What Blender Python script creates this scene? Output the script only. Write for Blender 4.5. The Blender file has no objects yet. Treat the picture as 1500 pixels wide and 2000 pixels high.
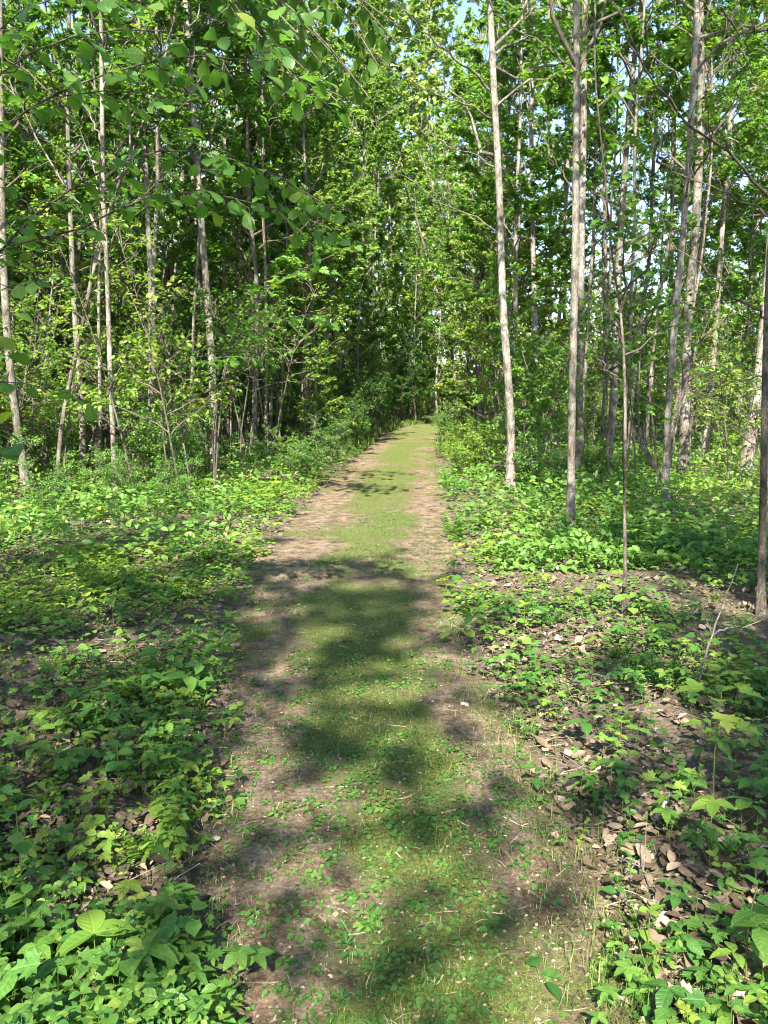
import bpy, math, random
import numpy as np
from mathutils import Vector, Matrix

# ------------------------------------------------------------------ camera, sky, sun, exposure
SC = bpy.context.scene
C = SC.collection
random.seed(5)
rng = np.random.default_rng(11)
FPX = 1480.0                      # focal length in photo pixels (1500 x 2000)
EYE = np.array([0.0, 0.0, 1.55])
PITCH = math.radians(8.65)        # looking slightly down the path

cam = bpy.data.cameras.new('camera')
cam.sensor_fit = 'VERTICAL'
cam.sensor_height = 24.0
cam.lens = 24.0 * FPX / 2000.0
cam.clip_start = 0.05
cam.clip_end = 1000
camo = bpy.data.objects.new('camera', cam)
C.objects.link(camo)
camo.location = EYE
camo.rotation_euler = (math.radians(90) - PITCH, 0, 0)
SC.camera = camo

SUN_EL = math.radians(43)
SUN_AZ = math.radians(187)        # behind the camera, slightly to the left
SUND = np.array([math.sin(SUN_AZ) * math.cos(SUN_EL), math.cos(SUN_AZ) * math.cos(SUN_EL), math.sin(SUN_EL)])
W = bpy.data.worlds.new('World')
SC.world = W
W.use_nodes = True
nt = W.node_tree
sky = nt.nodes.new('ShaderNodeTexSky')
sky.sky_type = 'NISHITA'
sky.sun_disc = False
sky.sun_elevation = SUN_EL
sky.sun_rotation = SUN_AZ
sky.air_density = 1.0
sky.dust_density = 0.6
sky.ozone_density = 1.0
bg = nt.nodes['Background']
bg.inputs['Strength'].default_value = 0.10
nt.links.new(sky.outputs['Color'], bg.inputs['Color'])
sun = bpy.data.lights.new('sun', 'SUN')
sun.energy = 5.0
sun.angle = math.radians(0.53)
sun.color = (1.0, 0.93, 0.82)
suno = bpy.data.objects.new('sun', sun)
C.objects.link(suno)
suno.rotation_euler = Vector(-SUND).to_track_quat('-Z', 'Y').to_euler()
SC.view_settings.view_transform = 'Standard'
SC.view_settings.look = 'None'
SC.view_settings.gamma = 1
SC.view_settings.exposure = 2.15
cy = SC.cycles
cy.max_bounces = 5
cy.diffuse_bounces = 3
cy.glossy_bounces = 2
cy.transmission_bounces = 3
cy.sample_clamp_indirect = 6
cy.use_denoising = True
cy.use_light_tree = False
cy.adaptive_threshold = 0.02
cy.filter_width = 1.1
SC.render.use_persistent_data = False

# ------------------------------------------------------------------ helpers
_T = [np.random.default_rng(100 + k).random((256, 256)) for k in range(8)]


def vnoise(x, y, s=0):
    t = _T[s % 8]
    x = np.asarray(x, float) + 37.3 * s
    y = np.asarray(y, float) + 11.7 * s
    xi = np.floor(x).astype(int)
    yi = np.floor(y).astype(int)
    fx = x - xi
    fy = y - yi
    fx = fx * fx * (3 - 2 * fx)
    fy = fy * fy * (3 - 2 * fy)
    a = t[xi & 255, yi & 255]
    b = t[(xi + 1) & 255, yi & 255]
    c = t[xi & 255, (yi + 1) & 255]
    d = t[(xi + 1) & 255, (yi + 1) & 255]
    return (a * (1 - fx) + b * fx) * (1 - fy) + (c * (1 - fx) + d * fx) * fy


def fbm(x, y, s=0, o=3):
    v = 0
    a = 0.5
    for k in range(o):
        v = v + a * vnoise(np.asarray(x) * 2 ** k, np.asarray(y) * 2 ** k, s + k)
        a *= 0.5
    return v / (1 - 0.5 ** o)


def sstep(a, b, x):
    t = np.clip((np.asarray(x, float) - a) / (b - a), 0, 1)
    return t * t * (3 - 2 * t)


CP, SP = math.cos(PITCH), math.sin(PITCH)


def ray(px, py):
    x = (px - 750.0) / FPX
    y = -(py - 1000.0) / FPX
    return np.array([x, CP + y * SP, -SP + y * CP])


def flat(px, py):
    d = ray(px, py)
    return EYE + d * (-EYE[2] / d[2])


def at(px, py, Y):
    d = ray(px, py)
    return EYE + d * (Y / d[1])


def pxsize(P):
    return (P[1] * CP - (P[2] - EYE[2]) * SP) / FPX     # metres per photo pixel at P


EL = [(345, 2000), (395, 1800), (420, 1600), (430, 1500), (440, 1400), (450, 1300), (478, 1200), (505, 1100), (545, 1050),
      (590, 1000), (640, 950), (692, 900), (730, 870), (750, 850), (790, 835), (850, 826)]
ER = [(1260, 2000), (1180, 1800), (1090, 1600), (1040, 1500), (985, 1400), (935, 1300), (905, 1200), (890, 1100), (885, 1050),
      (880, 1000), (862, 950), (850, 900), (848, 870), (856, 850), (875, 835), (905, 826)]
gl = np.array([flat(*p) for p in EL])
gr = np.array([flat(*p) for p in ER])
_ly = np.concatenate([[-20], gl[:, 1], [70, 110]])
_lx = np.concatenate([[gl[0, 0]], gl[:, 0], [gl[-1, 0] + 16, gl[-1, 0] + 60]])
_ry = np.concatenate([[-20], gr[:, 1], [70, 110]])
_rx = np.concatenate([[gr[0, 0]], gr[:, 0], [gr[-1, 0] + 18, gr[-1, 0] + 64]])


def xL(y): return np.interp(y, _ly, _lx)
def xR(y): return np.interp(y, _ry, _rx)


def edge_d(x, y):
    """metres outside the path (negative on it)"""
    return np.maximum(xL(y) - x, x - xR(y))


def H(x, y):
    x = np.asarray(x, float)
    y = np.asarray(y, float)
    d = edge_d(x, y)
    o = sstep(-0.1, 0.8, d)
    h = 0.03 * (vnoise(x * 0.5, y * 0.5, 1) - 0.5)
    h = h + o * (0.035 + 0.10 * (fbm(x * 0.45, y * 0.45, 2) - 0.45) + 0.035 * (vnoise(x * 3, y * 3, 3) - 0.5))
    h = h + 0.018 * (vnoise(x * 9, y * 9, 4) - 0.5) * o
    hill = np.maximum(-9.0 - x, 0)
    h = h + 0.30 * hill * hill / (hill + 6.0)
    far = np.maximum(y - 52, 0)
    h = h + 0.10 * far * sstep(25, -5, x)
    return h


def ground(px, py):
    p = flat(px, py)
    for _ in range(4):
        d = ray(px, py)
        z = float(H(p[0], p[1]))
        p = EYE + d * ((z - EYE[2]) / d[2])
    return p


def mesh(name, V, tris=None, quads=None, attrs=None, smooth=True):
    V = np.asarray(V, np.float32).reshape(-1, 3)
    m = bpy.data.meshes.new(name)
    m.vertices.add(len(V))
    m.vertices.foreach_set('co', V.ravel())
    lv, ls, st = [], [], 0
    if tris is not None and len(tris):
        tris = np.asarray(tris, np.int32).reshape(-1, 3)
        lv.append(tris.ravel())
        ls.append(np.arange(len(tris)) * 3)
        st = tris.size
    if quads is not None and len(quads):
        quads = np.asarray(quads, np.int32).reshape(-1, 4)
        lv.append(quads.ravel())
        ls.append(st + np.arange(len(quads)) * 4)
    lv = np.concatenate(lv)
    ls = np.concatenate(ls).astype(np.int32)
    m.loops.add(len(lv))
    m.loops.foreach_set('vertex_index', lv.astype(np.int32))
    m.polygons.add(len(ls))
    m.polygons.foreach_set('loop_start', ls)
    m.polygons.foreach_set('use_smooth', np.full(len(ls), smooth))
    if attrs:
        for k, a in attrs.items():
            at_ = m.attributes.new(k, 'FLOAT', 'POINT')
            at_.data.foreach_set('value', np.asarray(a, np.float32).ravel())
    m.update(calc_edges=True)
    return m


def obj(name, me, mat=None, parent=None, loc=None):
    o = bpy.data.objects.new(name, me)
    C.objects.link(o)
    if me is not None and mat is not None and not len(me.materials):
        me.materials.append(mat)
    if parent is not None:
        o.parent = parent
    if loc is not None:
        o.location = loc
    return o


def tag(o, label=None, cat=None, group=None, kind=None):
    if label: o['label'] = label
    if cat: o['category'] = cat
    if group: o['group'] = group
    if kind: o['kind'] = kind
    return o


def thing(name, label, cat, loc=(0, 0, 0), group=None):
    o = bpy.data.objects.new(name, None)
    o.empty_display_size = 0.2
    C.objects.link(o)
    o.location = loc
    return tag(o, label, cat, group)


def dup(root, loc, rz, sc, label=None, group=None):
    def cp(o, par):
        c = o.copy()
        C.objects.link(c)
        if par is not None:
            c.parent = par
        for ch in o.children:
            cp(ch, c)
        return c
    r = cp(root, None)
    r.location = loc
    r.rotation_euler = (0, 0, rz)
    r.scale = sc
    tag(r, label, None, group)
    return r


def nrm(v):
    return v / np.maximum(np.linalg.norm(v, axis=-1, keepdims=True), 1e-9)


def tubes(P, R, sides=5, cap=True):
    """P (B,n,3) polylines, R (B,n) radii -> verts, quads"""
    P = np.asarray(P, float)
    R = np.asarray(R, float)
    if P.ndim == 2:
        P = P[None]
        R = R[None]
    B, n, _ = P.shape
    T = np.empty_like(P)
    T[:, 1:-1] = P[:, 2:] - P[:, :-2]
    T[:, 0] = P[:, 1] - P[:, 0]
    T[:, -1] = P[:, -1] - P[:, -2]
    T = nrm(T)
    ref = np.where(np.abs(T[:, :1, 1:2]) > 0.8, np.array([1.0, 0.1, 0.2]), np.array([0.05, 1.0, 0.1]))
    U = nrm(np.cross(T, ref))
    Vv = np.cross(T, U)
    a = np.arange(sides) * 2 * math.pi / sides
    ring = U[:, :, None] * np.cos(a)[:, None] + Vv[:, :, None] * np.sin(a)[:, None]
    V = P[:, :, None] + ring * R[:, :, None, None]
    V = V.reshape(-1, 3)
    b = np.arange(B)[:, None, None] * (n * sides)
    i = np.arange(n - 1)[None, :, None] * sides
    k = np.arange(sides)[None, None, :]
    k2 = (k + 1) % sides
    q = np.stack([b + i + k, b + i + k2, b + i + sides + k2, b + i + sides + k], -1).reshape(-1, 4)
    return V, q


class MB:
    def __init__(s):
        s.V, s.T, s.Q, s.A, s.LX, s.LY, s.n = [], [], [], [], [], [], 0

    def add(s, V, T=None, Q=None, a=0.5, lx=1.0, ly=0.0):
        V = np.asarray(V).reshape(-1, 3)
        s.V.append(V)
        if T is not None: s.T.append(np.asarray(T) + s.n)
        if Q is not None: s.Q.append(np.asarray(Q) + s.n)
        for l, v in ((s.A, a), (s.LX, lx), (s.LY, ly)):
            l.append(np.broadcast_to(np.asarray(v, float), (len(V),)))
        s.n += len(V)

    def mesh(s, name, veins=False):
        at_ = {'tint': np.concatenate(s.A)}
        if veins:
            at_['lx'] = np.concatenate(s.LX)
            at_['ly'] = np.concatenate(s.LY)
        return mesh(name, np.concatenate(s.V), np.concatenate(s.T) if s.T else None, np.concatenate(s.Q) if s.Q else None, at_)


# ------------------------------------------------------------------ leaf shapes (unit length along +Y, face up +Z)
def leaf_shape(outline, fold=0.18, droop=0.22, cup=0.0):
    """outline: half-widths at stations along the midrib; two rows of faces folded at the midrib"""
    st = np.array([o[0] for o in outline])
    hw = np.array([o[1] for o in outline])
    n = len(st)
    V, T = [], []
    z = lambda t: -droop * t * t + 0.08 * t
    mid = [(0, t, z(t)) for t in st]
    lf = [(-w, t - 0.0, z(t) + fold * w + cup * w * w) for t, w in zip(st[1:-1], hw[1:-1])]
    rt = [(w, t - 0.0, z(t) + fold * w + cup * w * w) for t, w in zip(st[1:-1], hw[1:-1])]
    V = mid + lf + rt
    L0, R0 = n, n + n - 2
    for i in range(n - 1):
        a, b = i, i + 1
        if i == 0:
            T += [(a, b, L0), (a, R0, b)]
        elif i == n - 2:
            T += [(a, b, L0 + i - 1), (a, R0 + i - 1, b)]
        else:
            T += [(a, b, L0 + i), (a, L0 + i, L0 + i - 1), (a, R0 + i - 1, R0 + i), (a, R0 + i, b)]
    return np.array(V, float), np.array(T)


def poly_leaf(pts, zc=0.0, fold=0.15, droop=0.2):
    """star shaped outline about (0,0.45): half outline mirrored"""
    full = list(pts) + [(-x, y) for x, y in reversed(pts[1:-1])]
    V = [(0, 0.42, 0.02)]
    for x, y in full:
        V.append((x, y, fold * abs(x) - droop * y * y + 0.05 * y))
    n = len(full)
    T = [(0, 1 + i, 1 + (i + 1) % n) for i in range(n)]
    V = np.array(V, float)
    V[0, 2] = -droop * 0.18
    return V, np.array(T)


SH = {}
SH['tiny'] = (np.array([(0, 0, 0), (0, 1, -.08), (-.3, .5, .09), (.3, .5, .09)], float), np.array([(0, 1, 2), (0, 3, 1)]))
SH['simple'] = (np.array([(0, 0, 0), (0, 1, -.16), (-.27, .34, .1), (-.25, .68, .03), (.27, .34, .1), (.25, .68, .03)], float), np.array([(0, 1, 3), (0, 3, 2), (0, 5, 1), (0, 4, 5)]))
SH['oval'] = leaf_shape([(0, 0), (.12, .16), (.35, .29), (.6, .31), (.85, .2), (1, 0)], .22, .22)
SH['round'] = leaf_shape([(0, 0), (.1, .24), (.32, .41), (.6, .43), (.85, .28), (1, 0)], .2, .25)
SH['ovate'] = leaf_shape([(0, 0), (.1, .17), (.16, .2), (.28, .27), (.34, .275), (.48, .285), (.52, .265), (.66, .235), (.7, .205), (.84, .13), (.9, .07), (1, 0)], .25, .3)
SH['obovate'] = leaf_shape([(0, 0), (.1, .07), (.25, .19), (.3, .2), (.45, .3), (.5, .295), (.65, .36), (.7, .335), (.82, .29), (.86, .24), (.94, .12), (1, 0)], .2, .3)
SH['ovate_low'] = leaf_shape([(0, 0), (.2, .22), (.5, .28), (.8, .15), (1, 0)], .25, .3)
SH['oval_low'] = leaf_shape([(0, 0), (.25, .26), (.65, .29), (1, 0)], .22, .22)
SH['round_low'] = leaf_shape([(0, 0), (.2, .36), (.65, .42), (1, 0)], .2, .25)
SH['lance'] = leaf_shape([(0, 0), (.15, .09), (.4, .15), (.7, .11), (1, 0)], .3, .4)
SH['spat'] = leaf_shape([(0, .0), (.15, .05), (.4, .1), (.65, .2), (.85, .19), (1, 0)], .3, .35)
SH['maple'] = poly_leaf([(0, 0), (.12, .08), (.33, .02), (.28, .16), (.5, .3), (.36, .36), (.46, .58), (.24, .5), (.2, .62), (.26, .78), (.1, .76), (0, 1)], fold=.2, droop=.25)
SH['tulip'] = poly_leaf([(0, 0), (.2, .04), (.42, .22), (.3, .4), (.28, .48), (.42, .72), (.34, .84), (.2, .82), (0, .86)], fold=.18, droop=.2)
SH['dead_a'] = leaf_shape([(0, 0), (.12, .14), (.35, .28), (.6, .27), (.85, .14), (1, 0)], .4, -.18, .3)
SH['dead_b'] = leaf_shape([(0, 0), (.15, .2), (.4, .34), (.7, .3), (.9, .14), (1, 0)], -.3, .25, .2)
SH['dead_c'] = poly_leaf([(0, 0), (.2, .06), (.4, .25), (.27, .4), (.4, .7), (.3, .85), (.12, .8), (0, .9)], fold=.28, droop=-.15)
SH['dead_d'] = leaf_shape([(0, 0), (.2, .1), (.5, .16), (.8, .1), (1, 0)], .7, .15)
SH['dead_t'] = (np.array([(0, 0, .03), (0, 1, .1), (-.28, .5, .2), (.28, .5, .16)], float), np.array([(0, 1, 2), (0, 3, 1)]))


class Leaves:
    """a bag of leaf transforms"""
    def __init__(s): s.P, s.D, s.N, s.L, s.A = [], [], [], [], []

    def add(s, P, D, N, L, A):
        P = np.asarray(P, float).reshape(-1, 3)
        k = len(P)
        s.P.append(P)
        s.D.append(np.broadcast_to(np.asarray(D, float), (k, 3)))
        s.N.append(np.broadcast_to(np.asarray(N, float), (k, 3)))
        s.L.append(np.broadcast_to(np.asarray(L, float), (k,)))
        s.A.append(np.broadcast_to(np.asarray(A, float), (k,)))

    def arr(s):
        P, D, N, L, A = [np.concatenate(q) for q in (s.P, s.D, s.N, s.L, s.A)]
        D = nrm(D)
        S = nrm(np.cross(D, N))
        N = np.cross(S, D)
        return P, D, N, S, L, A

    def join(s, mb, shape, wide=1.0):
        P, D, N, S, L, A = s.arr()
        v, t = SH[shape]
        V = P[:, None] + L[:, None, None] * (v[None, :, 0:1] * S[:, None] * wide + v[None, :, 1:2] * D[:, None] + v[None, :, 2:3] * N[:, None])
        k = len(P)
        T = (np.arange(k)[:, None, None] * len(v) + t[None]).reshape(-1, 3)
        mb.add(V.reshape(-1, 3), T, None, np.repeat(A, len(v)), np.tile(np.abs(v[:, 0]), k), np.tile(v[:, 1], k))

    def mats(s):
        P, D, N, S, L, A = s.arr()
        for p, d, n, sd, l in zip(P, D, N, S, L):
            yield Matrix(((sd[0] * l, d[0] * l, n[0] * l, p[0]), (sd[1] * l, d[1] * l, n[1] * l, p[1]),
                          (sd[2] * l, d[2] * l, n[2] * l, p[2]), (0, 0, 0, 1)))


# ------------------------------------------------------------------ materials
def newmat(name):
    m = bpy.data.materials.new(name)
    m.use_nodes = True
    n = m.node_tree
    n.nodes.clear()
    out = n.nodes.new('ShaderNodeOutputMaterial')
    return m, n, out


def ramp(n, fac, stops):
    r = n.nodes.new('ShaderNodeValToRGB')
    cr = r.color_ramp
    while len(cr.elements) < len(stops):
        cr.elements.new(0.5)
    for e, (p, c) in zip(cr.elements, stops):
        e.position = p
        e.color = (*c, 1)
    n.links.new(fac, r.inputs[0])
    return r.outputs[0]


def noise(n, scale, detail=3, rough=.6, vec=None, dist=0):
    t = n.nodes.new('ShaderNodeTexNoise')
    t.inputs['Scale'].default_value = scale
    t.inputs['Detail'].default_value = detail
    t.inputs['Roughness'].default_value = rough
    t.inputs['Distortion'].default_value = dist
    if vec is not None:
        n.links.new(vec, t.inputs['Vector'])
    return t.outputs[0]


def coords(n, scale=(1, 1, 1), kind='Object'):
    tc = n.nodes.new('ShaderNodeTexCoord')
    mp = n.nodes.new('ShaderNodeMapping')
    mp.inputs['Scale'].default_value = scale
    n.links.new(tc.outputs[kind], mp.inputs[0])
    return mp.outputs[0]


def mathn(n, op, a, b, clamp=False):
    m = n.nodes.new('ShaderNodeMath')
    m.operation = op
    m.use_clamp = clamp
    for i, v in enumerate((a, b)):
        if isinstance(v, (int, float)):
            m.inputs[i].default_value = v
        else:
            n.links.new(v, m.inputs[i])
    return m.outputs[0]


def mixc(n, fac, a, b, mode='MIX'):
    m = n.nodes.new('ShaderNodeMix')
    m.data_type = 'RGBA'
    m.blend_type = mode
    for i, v in ((0, fac), (6, a), (7, b)):
        if isinstance(v, (int, float)):
            m.inputs[i].default_value = v
        elif isinstance(v, tuple):
            m.inputs[i].default_value = (*v, 1)
        else:
            n.links.new(v, m.inputs[i])
    return m.outputs[2]


def attr(n, name):
    a = n.nodes.new('ShaderNodeAttribute')
    a.attribute_name = name
    return a.outputs['Fac']


def leaf_mat(name, c0, c1, c2, trans=.42, gloss=.35, rough=.42, objr=.6, tcol=(1.32, 1.42, .62), veins=False):
    m, n, out = newmat(name)
    t = attr(n, 'tint')
    oi = n.nodes.new('ShaderNodeObjectInfo')
    r = mathn(n, 'MULTIPLY', mathn(n, 'SUBTRACT', oi.outputs['Random'], .5), objr)
    t = mathn(n, 'ADD', t, r, True)
    col = ramp(n, t, [(0, c0), (.5, c1), (.95, c2), (1, (c2[0] * 1.25, c2[1], c2[2]))])
    hgt = None
    if veins:                                   # midrib, side veins and blotchy blade
        lx, ly = attr(n, 'lx'), attr(n, 'ly')
        w = mathn(n, 'SUBTRACT', ly, mathn(n, 'MULTIPLY', lx, .8))
        sv = mathn(n, 'POWER', mathn(n, 'ABSOLUTE', mathn(n, 'SINE', mathn(n, 'MULTIPLY', w, 22.0), 0.0), 0.0), .35)
        rib = ramp(n, lx, [(.006, (0, 0, 0)), (.03, (1, 1, 1))])
        hgt = mathn(n, 'MULTIPLY', sv, rib)
        col = mixc(n, ramp(n, hgt, [(.25, (.22, .22, .22)), (.75, (0, 0, 0))]), col, (.24, .36, .10))
        bl = noise(n, 90, 3, .6, coords(n, kind='Object'))
        col = mixc(n, 1.0, col, ramp(n, bl, [(.35, (.78, .8, .8)), (.65, (1.12, 1.1, 1.0))]), 'MULTIPLY')
    p = n.nodes.new('ShaderNodeBsdfPrincipled')
    if hgt is not None:
        bp = n.nodes.new('ShaderNodeBump')
        bp.inputs['Strength'].default_value = .35
        bp.inputs['Distance'].default_value = .004
        n.links.new(hgt, bp.inputs['Height'])
        n.links.new(bp.outputs[0], p.inputs['Normal'])
    n.links.new(col, p.inputs['Base Color'])
    p.inputs['Roughness'].default_value = rough
    p.inputs['Specular IOR Level'].default_value = gloss
    tr = n.nodes.new('ShaderNodeBsdfTranslucent')
    n.links.new(mixc(n, 1.0, col, tcol, 'MULTIPLY'), tr.inputs[0])
    mx = n.nodes.new('ShaderNodeMixShader')
    mx.inputs[0].default_value = trans
    n.links.new(p.outputs[0], mx.inputs[1])
    n.links.new(tr.outputs[0], mx.inputs[2])
    n.links.new(mx.outputs[0], out.inputs[0])
    return m


def bark_mat(name, a, b, c, lichen, lf=.6, scale=1.0):
    m, n, out = newmat(name)
    n1 = noise(n, 30 * scale, 6, .72, coords(n, (1, 1, .18)), .6)       # long vertical fissures
    n2 = noise(n, 110 * scale, 4, .7, coords(n, (1, 1, .35)))
    n3 = noise(n, 1.6, 3, .6, coords(n))
    n4 = noise(n, 11, 5, .75, coords(n, (1, 1, .7)))
    n5 = noise(n, 4.5, 4, .7, coords(n, (1, 1, 1.6)))
    col = ramp(n, n1, [(.34, tuple(.55 * q for q in a)), (.44, a), (.54, b), (.68, c)])
    lm = mathn(n, 'MULTIPLY', ramp(n, mathn(n, 'MULTIPLY', n3, n4), [(.22, (0, 0, 0)), (.32, (1, 1, 1))]), lf)
    col = mixc(n, lm, col, lichen)
    mo = mathn(n, 'MULTIPLY', ramp(n, n5, [(.52, (0, 0, 0)), (.66, (1, 1, 1))]), .55)
    col = mixc(n, mo, col, (.075, .07, .04))                            # dark olive blotches scattered at random
    col = mixc(n, 1.0, col, ramp(n, n2, [(.3, (.5, .48, .46)), (.55, (1, 1, 1))]), 'MULTIPLY')
    p = n.nodes.new('ShaderNodeBsdfPrincipled')
    n.links.new(col, p.inputs['Base Color'])
    p.inputs['Roughness'].default_value = .88
    p.inputs['Specular IOR Level'].default_value = .15
    bp = n.nodes.new('ShaderNodeBump')
    bp.inputs['Strength'].default_value = 1.0
    bp.inputs['Distance'].default_value = .02
    n.links.new(mathn(n, 'ADD', n1, mathn(n, 'MULTIPLY', n2, .5)), bp.inputs['Height'])
    n.links.new(bp.outputs[0], p.inputs['Normal'])
    n.links.new(p.outputs[0], out.inputs[0])
    return m


def plain_mat(name, stops, rough=.8, sc=25, use_tint=True, objr=.8, trans=0):
    m, n, out = newmat(name)
    t = attr(n, 'tint') if use_tint else None
    oi = n.nodes.new('ShaderNodeObjectInfo')
    nz = noise(n, sc, 4, .65, coords(n))
    v = mathn(n, 'ADD', mathn(n, 'MULTIPLY', mathn(n, 'SUBTRACT', nz, .5), .7), mathn(n, 'MULTIPLY', mathn(n, 'SUBTRACT', oi.outputs['Random'], .5), objr))
    v = mathn(n, 'ADD', v, t if use_tint else .5, True)
    col = ramp(n, v, stops)
    p = n.nodes.new('ShaderNodeBsdfPrincipled')
    n.links.new(col, p.inputs['Base Color'])
    p.inputs['Roughness'].default_value = rough
    p.inputs['Specular IOR Level'].default_value = .3
    sh = p.outputs[0]
    if trans:
        tr = n.nodes.new('ShaderNodeBsdfTranslucent')
        n.links.new(col, tr.inputs[0])
        mx = n.nodes.new('ShaderNodeMixShader')
        mx.inputs[0].default_value = trans
        n.links.new(sh, mx.inputs[1])
        n.links.new(tr.outputs[0], mx.inputs[2])
        sh = mx.outputs[0]
    n.links.new(sh, out.inputs[0])
    return m


M = {}
M['leaf'] = leaf_mat('canopy_leaf', (.06, .13, .02), (.105, .22, .038), (.19, .31, .06), trans=.52)
M['leaf_far'] = leaf_mat('far_leaf', (.08, .15, .03), (.155, .25, .06), (.26, .36, .12), trans=.5)
M['leaf_bright'] = leaf_mat('bright_leaf', (.09, .18, .03), (.16, .26, .045), (.26, .34, .075), trans=.5)
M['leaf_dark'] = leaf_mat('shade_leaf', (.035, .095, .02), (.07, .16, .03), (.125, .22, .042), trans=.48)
M['leaf_hero'] = leaf_mat('broad_leaf', (.065, .17, .032), (.10, .23, .04), (.16, .29, .045), trans=.5, gloss=.4, rough=.4, veins=True)
M['herb'] = leaf_mat('herb_leaf', (.04, .13, .028), (.085, .205, .038), (.16, .29, .05), trans=.42, gloss=.4, rough=.42, veins=True)
M['herb_lime'] = leaf_mat('lime_herb_leaf', (.10, .21, .03), (.17, .29, .042), (.24, .35, .06), trans=.45, veins=True)
M['grass'] = leaf_mat('grass_blade', (.06, .12, .022), (.12, .19, .035), (.32, .29, .13), trans=.3, gloss=.3, objr=0)
M['moss'] = leaf_mat('moss_tuft', (.05, .085, .014), (.10, .14, .025), (.19, .21, .05), trans=.25, gloss=.1, rough=.7, objr=0)
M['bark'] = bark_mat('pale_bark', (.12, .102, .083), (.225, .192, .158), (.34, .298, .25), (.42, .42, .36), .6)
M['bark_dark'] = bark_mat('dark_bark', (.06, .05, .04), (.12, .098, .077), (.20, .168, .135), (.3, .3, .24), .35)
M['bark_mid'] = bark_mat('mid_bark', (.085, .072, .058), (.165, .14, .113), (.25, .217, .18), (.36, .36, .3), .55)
M['twig'] = bark_mat('twig_bark', (.10, .08, .06), (.17, .14, .11), (.26, .22, .18), (.3, .3, .25), .2, 3)
M['stem'] = leaf_mat('green_stem', (.08, .12, .03), (.12, .17, .04), (.16, .16, .06), trans=.1)
M['dead'] = plain_mat('dead_leaf', [(0, (.05, .034, .022)), (.3, (.125, .088, .058)), (.6, (.235, .178, .122)), (.85, (.38, .305, .22)), (1, (.24, .12, .06))], .75, 22, trans=.12)
M['straw'] = plain_mat('dry_straw', [(0, (.18, .13, .08)), (.5, (.32, .26, .17)), (1, (.5, .44, .32))], .7, 40)
M['wood'] = plain_mat('dead_wood', [(0, (.16, .13, .11)), (.5, (.36, .31, .27)), (1, (.5, .45, .4))], .8, 60)
M['stone'] = plain_mat('pale_stone', [(0, (.3, .27, .24)), (.5, (.48, .45, .42)), (1, (.6, .57, .54))], .8, 40, False)


def ground_mat():
    m, n, out = newmat('forest_soil')
    v = coords(n)
    a = noise(n, 5, 6, .7, v)
    b = noise(n, 45, 5, .7, v)
    c = noise(n, .5, 3, .6, v)
    col = ramp(n, b, [(.25, (.05, .036, .026)), (.45, (.12, .088, .066)), (.6, (.22, .165, .13)), (.78, (.34, .28, .225))])
    col = mixc(n, ramp(n, a, [(.45, (0, 0, 0)), (.62, (.7, .7, .7))]), col, (.06, .06, .025))
    col = mixc(n, ramp(n, c, [(.45, (0, 0, 0)), (.7, (.35, .35, .35))]), col, (.07, .11, .025))
    p = n.nodes.new('ShaderNodeBsdfPrincipled')
    n.links.new(col, p.inputs['Base Color'])
    p.inputs['Roughness'].default_value = .95
    p.inputs['Specular IOR Level'].default_value = .15
    bp = n.nodes.new('ShaderNodeBump')
    bp.inputs['Strength'].default_value = .9
    bp.inputs['Distance'].default_value = .03
    n.links.new(mathn(n, 'ADD', a, b), bp.inputs['Height'])
    n.links.new(bp.outputs[0], p.inputs['Normal'])
    n.links.new(p.outputs[0], out.inputs[0])
    return m


def path_mat():
    m, n, out = newmat('worn_mossy_path')
    v = coords(n)
    moss = attr(n, 'moss')
    a = noise(n, 7, 6, .7, v)
    b = noise(n, 60, 5, .75, v)
    c = noise(n, 260, 3, .7, v)
    d = noise(n, 2.3, 4, .6, v)
    dirt = ramp(n, mathn(n, 'ADD', mathn(n, 'MULTIPLY', a, .55), mathn(n, 'MULTIPLY', b, .45)),
                [(.38, (.05, .035, .021)), (.46, (.135, .095, .06)), (.54, (.26, .192, .128)), (.63, (.43, .33, .24))])
    dirt = mixc(n, ramp(n, c, [(.3, (.6, .6, .6)), (.5, (0, 0, 0))]), dirt, (.055, .042, .028))
    dirt = mixc(n, ramp(n, c, [(.62, (0, 0, 0)), (.74, (.55, .55, .55))]), dirt, (.45, .38, .30))
    ms = ramp(n, b, [(.3, (.03, .045, .011)), (.46, (.085, .115, .026)), (.6, (.17, .185, .05)), (.74, (.30, .27, .12))])
    ms = mixc(n, ramp(n, d, [(.4, (0, 0, 0)), (.65, (.6, .6, .6))]), ms, (.085, .125, .026))
    f = mathn(n, 'ADD', moss, mathn(n, 'MULTIPLY', mathn(n, 'SUBTRACT', mathn(n, 'ADD', mathn(n, 'MULTIPLY', a, .6), mathn(n, 'MULTIPLY', b, .4)), .5), 1.9))
    f = ramp(n, f, [(.25, (0, 0, 0)), (.75, (.9, .9, .9))])
    col = mixc(n, f, dirt, ms)
    p = n.nodes.new('ShaderNodeBsdfPrincipled')
    n.links.new(col, p.inputs['Base Color'])
    p.inputs['Roughness'].default_value = .92
    p.inputs['Specular IOR Level'].default_value = .15
    bp = n.nodes.new('ShaderNodeBump')
    bp.inputs['Strength'].default_value = 1.0
    bp.inputs['Distance'].default_value = .02
    n.links.new(mathn(n, 'ADD', mathn(n, 'ADD', mathn(n, 'MULTIPLY', a, .8), b), mathn(n, 'MULTIPLY', c, .5)), bp.inputs['Height'])
    n.links.new(bp.outputs[0], p.inputs['Normal'])
    n.links.new(p.outputs[0], out.inputs[0])
    return m


# ------------------------------------------------------------------ ground and path
def axis(*segs):
    out = []
    for a, b, s in segs:
        out.append(np.arange(a, b - 1e-6, s))
    out.append([segs[-1][1]])
    return np.concatenate(out)


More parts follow.
